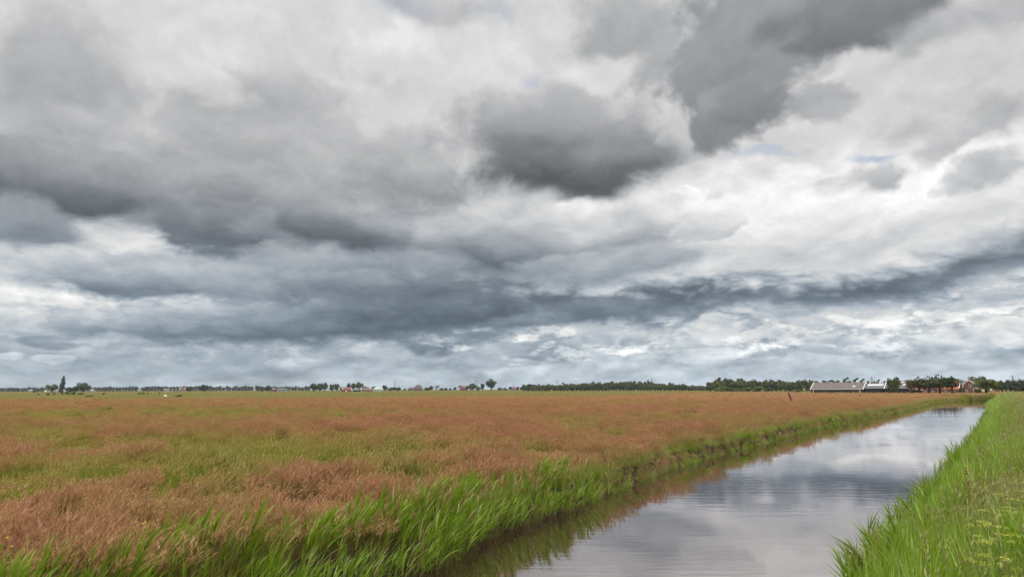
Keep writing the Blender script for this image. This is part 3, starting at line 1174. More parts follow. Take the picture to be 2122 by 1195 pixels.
tint = np.clip(feath * .58 + rng.normal(0, .15, n) - .02 + (fbm(x * .7, y * .5, 3, 207) - .5) * .7 + .12 * sstep(50, 140, y), 0, 1)
s_ = rng.uniform(.65, 1.15, n) * (1 - .25 * feath) * (.8 + .4 * fbm(x * .6, y * .6, 2, 8)) * (1 - .3 * sstep(2.5, 4, dr) * sstep(30, 4, r))
wd = 1 + .8 * sstep(25, 120, r)
scatter('dike_grass', dike_set, np.stack([x, y, np.where(wet, -.1, z) - .03], 1), rng.uniform(-.8, .8, n), np.stack([s_ * wd, s_ * wd, s_], 1), pick, tint,
        'lush bright green grass on the dike at the right', 'dike grass', lean=np.stack([rng.normal(0, .12, n), rng.normal(-.05, .14, n)], 1))

# --- thin reeds standing in the water before the dike
x, y, off = along(RB, 9, 80, 4.5, .0, .45, -1)
n = len(x)
s_ = rng.uniform(.55, .95, n)
scatter('water_reeds', reed_set, np.stack([x, y, np.zeros(n)], 1), rng.uniform(-.7, .7, n), np.stack([s_ * .8, s_ * .8, s_], 1), rng.integers(0, 9, n),
        np.clip(rng.normal(.2, .15, n), 0, 1), 'thin reeds standing in the water below the dike', 'reeds', lean=rng.normal(-.08, .12, (n, 2)))

# --- taller reeds at the foot of the dike, hanging over the water
x, y, off = along(RB, 10.5, 34, 16, -.20, .45, 1)
keep = fbm(x * .5, y * .5, 2, 411) > .47
x, y = x[keep], y[keep]
z, dl, dr, wet = lie(x, y)
n = len(x)
s_ = rng.uniform(.55, .95, n)
scatter('dike_reeds', reed_set, np.stack([x, y, np.where(wet, 0, z)], 1), math.pi + rng.uniform(-.8, .8, n), np.stack([s_, s_, s_], 1), rng.integers(0, 9, n),
        np.clip(np.where(rng.random(n) < .08, .9, rng.normal(.08, .12, n)), 0, 1), 'ragged reeds at the foot of the dike hanging over the water', 'reeds', lean=rng.normal(0, .10, (n, 2)))
HAZE = 0.00006

# ------------------------------------------------------------------ trees and bushes
def foliage_mat():
    m, t, out = material('foliage')
    oi = t.new('ShaderNodeObjectInfo')
    geo = t.new('ShaderNodeNewGeometry')
    tcn = t.new('ShaderNodeTexCoord')
    n = t.noise(tcn.outputs['Object'], 5.0, 3, 0.6)
    k = t.math('MULTIPLY_ADD', geo.outputs['Random Per Island'], .7, t.math('MULTIPLY', n, .6))
    c = t.vmath('SCALE', oi.outputs['Color'], scale=t.rng(k, .15, 1.1, .62, 1.5))
    c = t.mix(t.math('MULTIPLY', geo.outputs['Random Per Island'], .22), c, (.10, .12, .02))
    leafy(t, out, c, .3, .02)
    return m


M_fol = foliage_mat()
M_bark = plain('bark', (.075, .060, .045), .9, .3, 6)


def leaf_cloud(mb, cx, cy_, cz, rx, ry, rz, n, size, shell=.55):
    for i in range(n):
        d = Vector((random.gauss(0, 1), random.gauss(0, 1), random.gauss(0, 1))).normalized()
        q = shell + (1 - shell) * random.random() if random.random() < .8 else random.random()
        q *= random.uniform(.85, 1.08)
        p = Vector((cx + d.x * rx * q, cy_ + d.y * ry * q, cz + d.z * rz * q))
        if p.z < 0.0:
            p.z = random.uniform(0, .05)
        nrm = (d * .7 + Vector((random.gauss(0, 1), random.gauss(0, 1), random.gauss(0, 1))) * .6 + Vector((0, 0, .3))).normalized()
        a = nrm.orthogonal().normalized()
        b = nrm.cross(a)
        w = random.uniform(0, 6.28)
        a, b = a * math.cos(w) + b * math.sin(w), b * math.cos(w) - a * math.sin(w)
        s = size * random.uniform(.6, 1.35)
        mb.add([p - a * s, p - b * s * .55 + a * s * .1, p + a * s, p + b * s * .55 - a * s * .1], [(0, 1, 2, 3)])


def crown_mesh(kind, leaves, size):
    mb = MB()
    if kind in ('round', 'spreading'):
        z0, rz, k = (.55, .44, 15) if kind == 'round' else (.58, .40, 17)
        for i in range(k):
            d = Vector((random.gauss(0, 1), random.gauss(0, 1), random.gauss(0, .9))).normalized() * random.uniform(.45, .72)
            r_ = random.uniform(.13, .21)
            leaf_cloud(mb, d.x * .5, d.y * .5, z0 + d.z * rz, r_ * 1.05, r_ * 1.05, r_, leaves // k, size)
        leaf_cloud(mb, 0, 0, z0, .30, .30, rz * .62, leaves // 5, size, .2)
    elif kind == 'poplar':
        for i in range(22):
            u = i / 21
            w = .5 * (1 - u) ** .55 * min(1, .62 + u * 1.6)
            a = random.uniform(0, 6.28)
            leaf_cloud(mb, math.cos(a) * w * .35 + u * .18, math.sin(a) * w * .35, .04 + u * .93, w * .72 + .03, w * .72 + .03, .07, leaves // 22, size, .3)
    elif kind == 'row':
        leaf_cloud(mb, 0, 0, .55, .42, .42, .40, leaves // 2, size, .3)
        leaf_cloud(mb, 0, 0, .22, .40, .40, .20, leaves // 4, size, .3)
        for i in range(4):
            leaf_cloud(mb, random.uniform(-.25, .25), random.uniform(-.25, .25), random.uniform(.4, .82), .22, .22, .17, leaves // 8, size, .3)
    elif kind == 'bush':
        for i in range(10):
            a, q = random.uniform(0, 6.28), random.uniform(.05, .33)
            zz = random.uniform(.22, .72) * (1 - q * .8)
            leaf_cloud(mb, math.cos(a) * q, math.sin(a) * q, zz, .21, .21, .24, leaves // 10, size, .4)
    elif kind == 'windswept':
        for i in range(8):
            u = random.random()
            zz = .45 + .48 * u
            leaf_cloud(mb, random.uniform(-.22, .30) + .22 * u, random.uniform(-.25, .25), zz, random.uniform(.10, .19), .14, random.uniform(.05, .10), leaves // 8, size, .3)
    elif kind == 'wood':
        for i in range(11):
            u = (i + .5) / 11
            w = .44 * math.sqrt(1 - u * u * .92) + .02
            a = random.uniform(0, 6.28)
            leaf_cloud(mb, math.cos(a) * w * .6, math.sin(a) * w * .6, .16 + u * .78, w * .62, w * .62, .12, leaves // 11, size, .3)
    elif kind == 'pollard':
        leaf_cloud(mb, 0, 0, .56, .36, .36, .32, leaves // 3, size, .2)
        for i in range(16):
            d = Vector((random.gauss(0, 1), random.gauss(0, 1), random.gauss(0, .9))).normalized() * random.uniform(.45, .78)
            leaf_cloud(mb, d.x * .5, d.y * .5, .56 + d.z * .40, .16, .16, .14, leaves // 20, size)
        for i in range(10):
            a, q = random.uniform(0, 6.28), random.uniform(0, .36)
            leaf_cloud(mb, math.cos(a) * q, math.sin(a) * q, .90 - q * .5 + random.uniform(0, .07), .03, .03, .07, leaves // 70, size * .8, .2)
    return mb.mesh('crown', M_fol)


def trunk_mesh(kind):
    mb = MB()
    lean = {'windswept': .16, 'poplar': .14}.get(kind, random.uniform(-.04, .04))
    fork = {'round': .34, 'spreading': .3, 'windswept': .45, 'pollard': .36, 'row': .4, 'bush': .12}.get(kind, .4)
    th = {'bush': .035, 'poplar': .06, 'row': .05}.get(kind, .045)
    top = Vector((lean, 0, .8 if kind != 'bush' else .5))
    mb.tube([(0, 0, -.03), (lean * .3, 0, fork * .6), (lean * .6, 0, fork), top], [th * 1.25, th, th * .8, th * .2], 7)
    for i in range(4 if kind != 'poplar' else 2):
        a = random.uniform(0, 6.28)
        s = Vector((lean * .6, 0, fork * random.uniform(.8, 1.1)))
        e = s + Vector((math.cos(a) * .3, math.sin(a) * .3, random.uniform(.2, .34)))
        mb.tube([s, (s + e) / 2 + Vector((0, 0, -.03)), e], [th * .6, th * .4, th * .15], 5)
    return mb.mesh('trunk', M_bark)


TREES = {}
for kind, cnt, leaves, size in (('round', 3, 1500, .050), ('spreading', 2, 1700, .045), ('poplar', 1, 1300, .075), ('row', 5, 260, .085),
                                ('bush', 3, 700, .065), ('windswept', 4, 420, .055), ('wood', 6, 620, .065), ('pollard', 3, 1700, .040)):
    TREES[kind] = [(crown_mesh(kind, leaves, size), trunk_mesh(kind)) for _ in range(cnt)]


def z_at(px, py, y):
    d = view_dir(px, py)
    return CAM_Z + d.z / d.y * y


def tree(kind, px, w_px, top_py, y, colour, label, cat='tree', group=None, name=None, z0=.55, trunk=True):
    p = at(px, y, z0)
    h = z_at(px, top_py, y) - z0
    w = w_px / 1415 * y * 1.08
    e = empty(name or {'bush': 'bush', 'poplar': 'poplar_tree', 'pollard': 'pollard_tree'}.get(kind, 'broadleaf_tree'), p, random.uniform(-.5, .5) if kind in ('poplar', 'windswept') else random.uniform(0, 6.28))
    tag(e, label, cat, group)
    cm, tm = random.choice(TREES[kind])
    o = bpy.data.objects.new('crown', cm)
    C.objects.link(o)
    o.parent = e
    j = random.uniform(.85, 1.15)
    o.color = (colour[0] * j, colour[1] * j, colour[2] * j, 1)
    if trunk:
        o2 = bpy.data.objects.new('trunk', tm)
        C.objects.link(o2)
        o2.parent = e
    e.scale = (w, w, h * 1.03)
    return e


DARK, MID, LITE, OLIVE, DEEP = (.042, .064, .021), (.064, .102, .024), (.105, .155, .028), (.088, .104, .028), (.030, .044, .025)
RUST = (.115, .095, .030)

# the group round the tall poplar at the far left
tree('poplar', 127, 14, 780, 880, DEEP, 'tall dark columnar poplar rising above the trees at far left', group=None)
tree('round', 108, 23, 795, 870, MID, 'rounded green tree just left of the tall dark poplar')
tree('spreading', 172, 30, 792, 890, DARK, 'broad dark tree to the right of the tall dark poplar')
tree('round', 158, 18, 798, 880, DARK, 'smaller dark tree leaning against the broad tree right of the poplar')
tree('round', 144, 20, 801, 860, DARK, 'low dark tree directly between the poplar and the broad dark tree')
tree('bush', 73, 13, 806, 900, MID, 'rounded green bush left of the rounded tree by the poplar', 'bush')
for px, w, top, base, c, lb in (
        (81, 5, 813.5, 818.5, LITE, 'small solitary bush in the pasture, leftmost of the pasture bushes'),
        (101, 8, 812, 818.5, LITE, 'dark bush in the pasture below the rounded tree left of the poplar'),
        (113, 6, 810.5, 817, OLIVE, 'olive bush in the pasture just below and left of the poplar'),
        (130, 6, 810, 817, OLIVE, 'small olive bush in the pasture right below the poplar'),
        (140, 10, 807, 817, LITE, 'dark dense bush in the pasture right of the poplar foot'),
        (152, 13, 809, 817.5, LITE, 'wide dark bush below the trees right of the poplar'),
        (168, 13, 811.5, 817.5, LITE, 'wide low green bush below the broad dark tree'),
        (215, 8, 811, 817.5, LITE, 'round dark bush standing alone in the pasture right of the poplar trees'),
        (291, 9, 811, 816.5, LITE, 'dark low bush of a pair in the left pasture'),
        (298, 6, 810, 816, LITE, 'greener taller bush of a pair in the left pasture'),
        (307, 4, 811, 816, OLIVE, 'thin olive bush right of the pair of pasture bushes'),
        (331, 4, 812, 816, OLIVE, 'tiny olive bush in the pasture before the white cottage'),
        (372, 20, 816.0, 821, OLIVE, 'long low dark thicket at the edge of the pink meadow'),
        (186, 20, 818, 821.5, OLIVE, 'low green thicket at the meadow edge right of the poplar trees')):
    g_ = ground_at(px, base, .6)
    tree('bush', px, w, top, g_.y, c, lb, 'bush', z0=.5, trunk=False)


def interp(x, tab):
    for (x0, y0), (x1, y1) in zip(tab[:-1], tab[1:]):
        if x0 <= x <= x1:
            return y0 + (y1 - y0) * (x - x0) / (x1 - x0)
    return tab[-1][1]


row_top = [(-40, 802.5), (95, 801.5), (184, 801), (270, 799.5), (350, 798.5), (450, 799), (530, 799), (640, 799.5)]
px = -30.0
while px < 640:
    if not (98 < px < 150) and not (288 < px < 293) and not (524 < px < 531):
        tree('row', px, random.uniform(9.5, 13), interp(px, row_top) + random.uniform(-1.0, 1.2), 1340 + random.uniform(-25, 25), random.choice((DARK, DEEP, DEEP)),
             'dark distant tree in the long even row along the left horizon', 'tree', 'long even row of distant trees on the left horizon')
    px += random.uniform(5.6, 7.6)

single = [
    ('round', 392, 16, 800, 960, DEEP, 'dark rounded tree beside the small house with a red roof'),
    ('round', 422, 22, 795.5, 960, DARK, 'wide domed dark tree standing before the long row at left'),
    ('round', 534, 12, 797.5, 960, DARK, 'small domed tree, left one of a separate pair before the distant row'),
    ('round', 556, 14, 797.5, 960, DEEP, 'dark domed tree beside the small pink house at left'),
    ('bush', 543, 8, 803, 970, DEEP, 'low dark bush between the pair of small domed trees'),
    ('round', 650, 20, 792.5, 960, DARK, 'leftmost broad tree of the dense clump left of the red barn'),
    ('round', 662, 18, 793, 965, DARK, 'middle tree of the dense clump left of the red barn'),
    ('round', 672, 15, 791.5, 955, DARK, 'tallest right hand tree of the dense clump left of the red barn'),
    ('round', 688, 14, 794.5, 960, DARK, 'left tree of the pair between the dense clump and the red barn'),
    ('round', 698, 14, 793.5, 955, DARK, 'right tree of the pair between the dense clump and the red barn'),
    ('bush', 709, 14, 798.5, 960, OLIVE, 'low olive hedge bush left of the red barn'),
    ('round', 723, 11, 792, 985, DEEP, 'dark slim tree behind the roof of the red barn'),
    ('round', 733, 12, 791.5, 990, OLIVE, 'olive tree behind the white gable of the red barn'),
    ('spreading', 745, 17, 790, 985, OLIVE, 'tall brownish tree to the right of the red barn'),
    ('bush', 757, 16, 797.5, 1100, OLIVE, 'olive bush behind the purple roofed shed'),
    ('bush', 776, 18, 797.5, 1150, MID, 'green bush behind the pale tent'),
    ('round', 797, 14, 797, 1150, DARK, 'dark tree right of the pale tent, below the lattice mast'),
    ('bush', 811, 22, 798, 1150, DARK, 'wide dark bush left of the lattice mast foot'),
    ('bush', 825, 16, 798.5, 1150, DEEP, 'dark bush right of the lattice mast foot'),
    ('bush', 838, 8, 802.5, 1300, MID, 'tiny green bush left of the pyramid farmhouse'),
    ('bush', 848, 7, 802.5, 1300, DARK, 'tiny dark bush touching the pyramid farmhouse'),
    ('bush', 884, 12, 800.5, 1200, DARK, 'low dark bush right of the pyramid farmhouse'),
    ('round', 893, 12, 798.5, 1200, DARK, 'small dark tree, second right of the pyramid farmhouse'),
    ('windswept', 904, 14, 797, 1200, DEEP, 'ragged dark tree with gaps right of the pyramid farmhouse'),
    ('bush', 915, 10, 800.5, 1200, MID, 'green bush right of the ragged dark tree'),
    ('bush', 924, 10, 801.5, 1250, MID, 'pale green low bush in the middle of the horizon'),
    ('bush', 934, 8, 801.5, 1250, DARK, 'small dark bush left of the leaning bushy tree by the red house'),
    ('round', 943, 8, 801, 1250, DARK, 'very small dark tree among bushes left of the red house'),
    ('windswept', 951, 14, 797, 1200, MID, 'bushy green tree touching the red house on its left'),
    ('round', 966, 12, 798, 1150, DARK, 'dark low tree touching the red house on its right'),
    ('round', 979, 20, 792.8, 1150, MID, 'dome shaped green tree right of the red house'),
    ('bush', 991, 12, 798.5, 1150, DARK, 'low dark bush under the lattice mast right of the dome shaped tree'),
    ('round', 1000, 11, 792.8, 1150, DARK, 'upright dark tree left of the tallest tree at mid horizon'),
    ('spreading', 1018, 24, 784, 1150, DARK, 'tallest big crowned tree alone at mid horizon'),
    ('bush', 1036, 14, 801, 1250, DARK, 'long low bush right of the tallest tree at mid horizon'),
    ('bush', 1047, 12, 801.5, 1250, DARK, 'low bush left of the small pink cottage'),
    ('round', 1058, 8, 800, 1150, DARK, 'small tree left of the slanted crane arm'),
    ('round', 1073, 9, 800.5, 1150, DARK, 'small tree right of the slanted crane arm'),
    ('round', 1081, 8, 801, 1150, DARK, 'small tree between the crane arm and the long wood'),
]
for a_s in single:
    tree(*a_s, cat='bush' if a_s[0] == 'bush' else 'tree')

# the long wood in the middle, tree by tree
wood_top = [(1085, 796), (1150, 795), (1200, 793.5), (1260, 790.5), (1300, 789.5), (1340, 789.5), (1390, 793.5), (1440, 797.5), (1466, 798)]
px = 1087.0
while px < 1466:
    for ring in range(2):
        c = random.choice((DARK, DARK, MID, OLIVE))
        tree(random.choice(('wood', 'wood', 'round', 'spreading')), px + random.uniform(-2, 2), random.uniform(13, 22), interp(px, wood_top) + random.uniform(-1.6, 3.0) + (3.5 if ring == 0 else 0), 840 + ring * 45 + random.uniform(-10, 10), c,
             'dark green tree packed in the long wood at the middle of the horizon', 'tree', 'trees of the long wood at mid horizon')
    px += random.uniform(6.2, 8.2)
# the taller wood left of the barns
wood2_top = [(1468, 794), (1478, 787), (1488, 784), (1560, 786.5), (1590, 787), (1630, 788), (1690, 786)]
px = 1472.0
while px < 1690:
    for ring in range(2):
        c = random.choice((DARK, MID, OLIVE, OLIVE, RUST))
        tree(random.choice(('wood', 'wood', 'round', 'spreading')), px + random.uniform(-2, 2), random.uniform(15, 27), interp(px, wood2_top) + random.uniform(-1.8, 3.4) + (4 if ring == 0 else 0), 640 + ring * 40 + random.uniform(-10, 10), c,
             'tall dense tree in the dark wood left of the long barn', 'tree', 'trees of the dark wood left of the barns')
    px += random.uniform(7.5, 10)
for px, w, top, c in ((1492, 30, 797, LITE), (1512, 24, 798, MID), (1547, 34, 798, LITE), (1572, 30, 796.5, LITE), (1593, 22, 799, MID), (1527, 18, 802, LITE)):
    tree('bush', px, w, top, 600 + random.uniform(-10, 10), c, 'light green rounded bush before the dark wood left of the barns', 'bush', 'light green bushes before the dark wood', trunk=False)
tree('round', 1636, 26, 791, 560, MID, 'green tree right behind the leaning wooden post')
tree('bush', 1652, 24, 806, 470, LITE, 'low pale green bush left of the long barn', 'bush', trunk=False)
# ragged trees behind the barn roofs
for px, w, top in ((1702, 22, 785), (1718, 20, 783.5), (1732, 16, 785.5), (1748, 20, 782), (1757, 16, 783.5), (1769, 18, 783), (1783, 16, 784.5), (1795, 14, 784), (1806, 12, 786.5), (1817, 12, 786), (1830, 12, 786)):
    tree('windswept', px, w, top, 520 + random.uniform(-20, 20), random.choice((DARK, DEEP, MID)), 'ragged windswept tree showing above the barn roofs', 'tree', 'ragged trees behind the barn roofs')
# farmyard trees
tree('round', 1852, 28, 780, 338, MID, 'young green tree in front of the brown roofed barn')
tree('pollard', 1905, 50, 781, 336, RUST, 'leftmost leafy tree before the orange roofed farmhouse')
tree('pollard', 1925, 42, 780, 333, MID, 'second leafy tree from the left before the orange roofed farmhouse')
tree('pollard', 1947, 48, 776, 330, MID, 'tallest leafy tree before the orange roofed farmhouse')
tree('pollard', 1973, 40, 780, 326, DARK, 'dark leafy tree before the right end of the orange roofed farmhouse')
tree('spreading', 2030, 50, 779, 440, OLIVE, 'wide olive tree rising behind the brick house')
tree('round', 2043, 46, 782.5, 325, LITE, 'bright green rounded tree right of the brick house')
tree('bush', 2027, 16, 800, 322, MID, 'dark green bush at the foot of the brick house corner', 'bush')
tree('bush', 1992, 12, 799, 340, DARK, 'dark shrub squeezed between farmhouse and brick house', 'bush')
px = 2066.0
rt = [(2060, 791), (2078, 787), (2092, 785.5), (2110, 787), (2122, 783), (2240, 786)]
while px < 2190:
    for ring in range(2):
        tree(random.choice(('wood', 'round', 'spreading')), px + random.uniform(-2, 2), random.uniform(16, 28), interp(px, rt) + random.uniform(-1, 1.5) + (3.5 if ring == 0 else 0), 430 + ring * 30, random.choice((DARK, DEEP, DARK, MID)),
             'dark tree in the thicket behind the dike at the right', 'tree', 'dark trees behind the dike')
    px += random.uniform(8, 11)

# ------------------------------------------------------------------ buildings
M_white = plain('white_paint', (.74, .74, .72), .5, .06)
M_blackwall = plain('tarred_boards', (.018, .020, .028), .7, .35, 2, stretch=(6, 6, .4))
M_greenwall = plain('green_boards', (.028, .044, .046), .6, .25, 2, stretch=(6, 6, .4))
M_asb = plain('weathered_sheet_roof', (.125, .106, .096), .9, .34, .8, stretch=(1.4, .8, .8))
M_greyroof = plain('grey_sheet_roof', (.095, .095, .10), .6, .15, 1.5)
M_brownroof = plain('brown_tile_roof', (.11, .075, .06), .8, .25, 1.5)
M_skylight = plain('skylight_sheet', (.52, .55, .57), .25, .05)
M_orange = plain('orange_tiles', (.34, .092, .034), .7, .25, 1.2, stretch=(1, 2, 2))
M_redtile = plain('red_tiles', (.13, .045, .042), .7, .25, 1.2)
M_purple = plain('purple_brown_roof', (.17, .09, .10), .8, .2, 1)
M_thatch = plain('thatch', (.115, .08, .072), .95, .2, 1)
M_pinkwall = plain('pale_pink_wall', (.20, .145, .13), .8, .1)
M_redwall = plain('red_wall', (.17, .045, .04), .7, .15)
M_tent = plain('tent_canvas', (.36, .42, .33), .6, .06)
M_glass = plain('window_glass', (.10, .12, .14), .08, .1, spec=.8)
M_creamtrim = plain('cream_paint', (.70, .66, .42), .5, .06)
M_steel = plain('galvanised_steel', (.22, .24, .26), .5, .1)
M_oldwood = plain('weathered_wood', (.055, .040, .036), .9, .4, 5, stretch=(3, 3, .5))
M_chalk = plain('dull_white_wall', (.30, .30, .29), .8, .1)
M_bale = plain('white_wrap', (.60, .60, .58), .35, .05)


def brick_mat():
    m, t, out = material('brown_brick')
    tcn = t.new('ShaderNodeTexCoord')
    b = t.new('ShaderNodeTexBrick')
    v = t.new('ShaderNodeMapping')
    t.l.new(tcn.outputs['Object'], v.inputs[0])
    v.inputs['Rotation'].default_value = (R(90), 0, 0)
    t.l.new(v.outputs[0], b.inputs['Vector'])
    b.inputs['Scale'].default_value = 4.0
    b.inputs['Color1'].default_value = (.17, .075, .06, 1)
    b.inputs['Color2'].default_value = (.24, .11, .085, 1)
    b.inputs['Mortar'].default_value = (.26, .22, .19, 1)
    b.inputs['Mortar Size'].default_value = .012
    n = t.noise(tcn.outputs['Object'], 1.2, 4, .6)
    c = t.mix(t.rng(n, .3, .7, 0, .5), b.outputs['Color'], (.12, .06, .055))
    p = t.new('ShaderNodeBsdfPrincipled')
    t.put(p.inputs['Base Color'], c)
    p.inputs['Roughness'].default_value = .9
    t.l.new(p.outputs[0], out.inputs[0])
    return m


M_brick = brick_mat()


def span(px0, px1, y, deg):
    """left front corner, length so that the right front corner bears px1"""
    o = at(px0, y, .55)
    c, s = math.cos(R(deg)), math.sin(R(deg))
    d = view_dir(px1, 805)
    k = d.x / d.y
    return o, (k * o.y - o.x) / (c + k * s)


def gable_house(name, label, cat, px0, px1, y, deg, depth, wall_h, rise, m_wall, m_roof, verges=(None, None), fascia=None, over=.35):
    """long side to the front: x along the eave, y into the depth"""
    o, Ln = span(px0, px1, y, deg)
    e = empty(name, o, R(-deg))
    tag(e, label, cat)
    w = MB()
    w.prism_x([(0, -.5), (depth, -.5), (depth, wall_h), (depth / 2, wall_h + rise), (0, wall_h)], 0, Ln)
    w.build('wall', m_wall, e, fix=True)
    sl = rise / (depth / 2)
    th = .16
    r_ = MB()
    yo = over
    prof = [(-yo, wall_h - sl * yo + .02), (depth / 2, wall_h + rise + .02), (depth + yo, wall_h - sl * yo + .02),
            (depth + yo, wall_h - sl * yo + .02 + th), (depth / 2, wall_h + rise + .02 + th), (-yo, wall_h - sl * yo + .02 + th)]
    r_.prism_x(prof, -over, Ln + over)
    roof = r_.build('roof', m_roof, e, fix=True)
    for side, mv in zip((0, 1), verges):
        if mv is None:
            continue
        v = MB()
        x0 = -over - .28 if side == 0 else Ln + over + .004
        prof2 = [(-yo - .06, wall_h - sl * yo - .12), (depth / 2, wall_h + rise - .12), (depth + yo + .06, wall_h - sl * yo - .12),
                 (depth + yo + .06, wall_h - sl * yo + th + .16), (depth / 2, wall_h + rise + th + .18), (-yo - .06, wall_h - sl * yo + th + .16)]
        v.prism_x(prof2, x0, x0 + .276)
        v.build('verge_board', mv, e, fix=True)
    if fascia:
        f = MB()
        f.box(-over, Ln + over, -yo - .19, -yo - .01, wall_h - sl * yo - .12, wall_h - sl * yo + .16)
        f.build('fascia', fascia, e)
    e['span'] = Ln
    del e['span']
    return e, Ln, roof, (depth, wall_h, rise, sl, th)


def roof_panel(roof, name, dims, x0, x1, u0, u1, mat):
    """a flat light lying in the front slope; u from eave to ridge"""
    depth, wall_h, rise, sl, th = dims
    mb = MB()
    p = lambda x, u, k: (x, depth / 2 * u, wall_h + rise * u + th + k)
    mb.add([p(x0, u0, .0), p(x1, u0, .0), p(x1, u1, .0), p(x0, u1, .0), p(x0, u0, .10), p(x1, u0, .10), p(x1, u1, .10), p(x0, u1, .10)],
           [(0, 3, 2, 1), (4, 5, 6, 7), (0, 1, 5, 4), (1, 2, 6, 5), (2, 3, 7, 6), (3, 0, 4, 7)])
    return mb.build(name, mat, roof)


def wall_board(parent, name, x0, x1, z0, z1, mat, proud=.06):
    mb = MB()
    mb.box(x0, x1, -proud, -.002, z0, z1)
    return mb.build(name, mat, parent)


def wall_window(parent, x0, x1, z0, z1, frame_mat, proud=.07):
    mb = MB()
    t_ = .10
    mb.box(x0, x1, -proud, -.002, z0, z0 + t_)
    mb.box(x0, x1, -proud, -.002, z1 - t_, z1)
    mb.box(x0, x0 + t_, -proud, -.002, z0 + t_, z1 - t_)
    mb.box(x1 - t_, x1, -proud, -.002, z0 + t_, z1 - t_)
    mb.box((x0 + x1) / 2 - .035, (x0 + x1) / 2 + .035, -proud, -.002, z0 + t_, z1 - t_)
    f = mb.build('window', frame_mat, parent)
    g_ = MB()
    g_.box(x0 + t_, x1 - t_, -proud + .03, -.003, z0 + t_, z1 - t_)
    g_.build('pane', M_glass, f)
    return f


YB = 385
# long barn with the weathered roof
e, Ln, roof, dims = gable_house('long_barn', 'long low barn with weathered brown sheet roof and dark green walls', 'barn', 1681, 1787, YB, 40, 15, 2.35, 3.5, M_greenwall, M_asb, (M_white, M_white), M_white, .3)
wall_board(e, 'corner_board', .2, .75, 0, 2.15, M_blackwall)
wall_board(e, 'corner_board', .9, 1.25, 0, 2.15, M_white)
wall_board(e, 'corner_board', Ln - 1.5, Ln - 1.1, 0, 2.15, M_white)
wall_board(e, 'dark_end_panel', Ln - 1.05, Ln, 0, 2.15, M_blackwall)
roof_panel(roof, 'skylight', dims, Ln * .80, Ln * .845, .28, .42, M_skylight)
# small dark barn between the two
e, Ln, roof, dims = gable_house('small_barn', 'small dark barn with grey roof and long white ridge light', 'barn', 1793.5, 1830, YB - 17, 40, 11, 2.55, 2.3, M_blackwall, M_greyroof, (M_blackwall, None), None, .25)
roof_panel(roof, 'ridge_light', dims, Ln * .03, Ln * .93, .60, .90, M_skylight)
# tall barn with the brown roof
e, Ln, roof, dims = gable_house('brown_roofed_barn', 'black barn with tall brown roof, white edges and small skylights', 'barn', 1834, 1883, YB - 24, 40, 15, 2.5, 3.9, M_blackwall, M_brownroof, (M_white, M_creamtrim), None, .3)
roof_panel(roof, 'lower_roof_sheet', dims, -.25, Ln + .25, -.03, .34, M_greyroof)
for fx, u0 in ((.07, .40), (.62, .72), (.78, .72), (.75, .50), (.70, .375)):
    roof_panel(roof, 'skylight', dims, Ln * fx, Ln * fx + 1.3, u0, u0 + .11, M_skylight)
# farmhouse with the orange roof
e, Ln, roof, dims = gable_house('farmhouse', 'long brick farmhouse with bright orange tiled roof behind leafy trees', 'farmhouse', 1893, 1985, YB - 14, 40, 14, 2.3, 4.3, M_brick, M_orange, (None, M_white), None, .4)
for fx in (.10, .24, .40, .55, .70, .86):
    wall_window(e, Ln * fx, Ln * fx + 1.2, .8, 1.9, M_white)
d_ = wall_board(e, 'door', Ln * .33, Ln * .33 + 1.0, 0, 2.0, M_blackwall, .08)
mb = MB()
mb.box(Ln * .35 + .45, Ln * .35 + .5, -.13, -.081, .95, 1.05)
mb.build('handle', M_steel, d_)
mb = MB()
mb.box(Ln * .55, Ln * .55 + .8, 6.4, 7.2, 6.0, 7.6)
mb.build('chimney', M_brick, roof)
# open shed with a sloping pale sheet at the farmhouse's left end
o, Ln = span(1886, 1911, YB - 40, 40)
e = empty('open_shed', o, R(-40))
tag(e, 'low open shed with pale sloping sheet roof left of the farmhouse', 'shed')
mb = MB()
mb.prism([(0, 2.55), (Ln * .45, 2.3), (Ln, 1.55), (Ln, 1.68), (Ln * .45, 2.45), (0, 2.7)], -.1, 3.2)
mb.build('roof', M_skylight, e, fix=True)
for fx, hh in ((.02, 2.5), (.46, 2.3), (.95, 1.6)):
    mb = MB()
    mb.box(Ln * fx, Ln * fx + .16, 0, .16, -.3, hh)
    mb.build('post', M_oldwood, e)
mb = MB()
mb.box(.2, Ln - .2, 2.6, 2.75, -.3, 1.55)
mb.build('back_wall', M_blackwall, e)
# grey roofed house half hidden behind
e, Ln, roof, dims = gable_house('grey_roofed_house', 'grey roofed house half hidden between farmhouse and brick house', 'house', 1986, 2012, 425, 40, 10, 3.0, 4.1, M_pinkwall, M_greyroof, (M_white, None), None, .3)
roof_panel(roof, 'skylight', dims, Ln * .45, Ln * .45 + 2.2, .30, .50, M_skylight)
# brown roof peeping over the barns
e, Ln, roof, dims = gable_house('brown_cottage', 'brown roofed cottage peeping over the small dark barn', 'cottage', 1804, 1817, 470, 40, 8, 3.6, 3.2, M_brick, M_brownroof, (None, None), None, .3)
mb = MB()
mb.box(Ln * .4, Ln * .4 + .7, 3.6, 4.4, 6.3, 7.6)
mb.build('chimney', M_brick, roof)

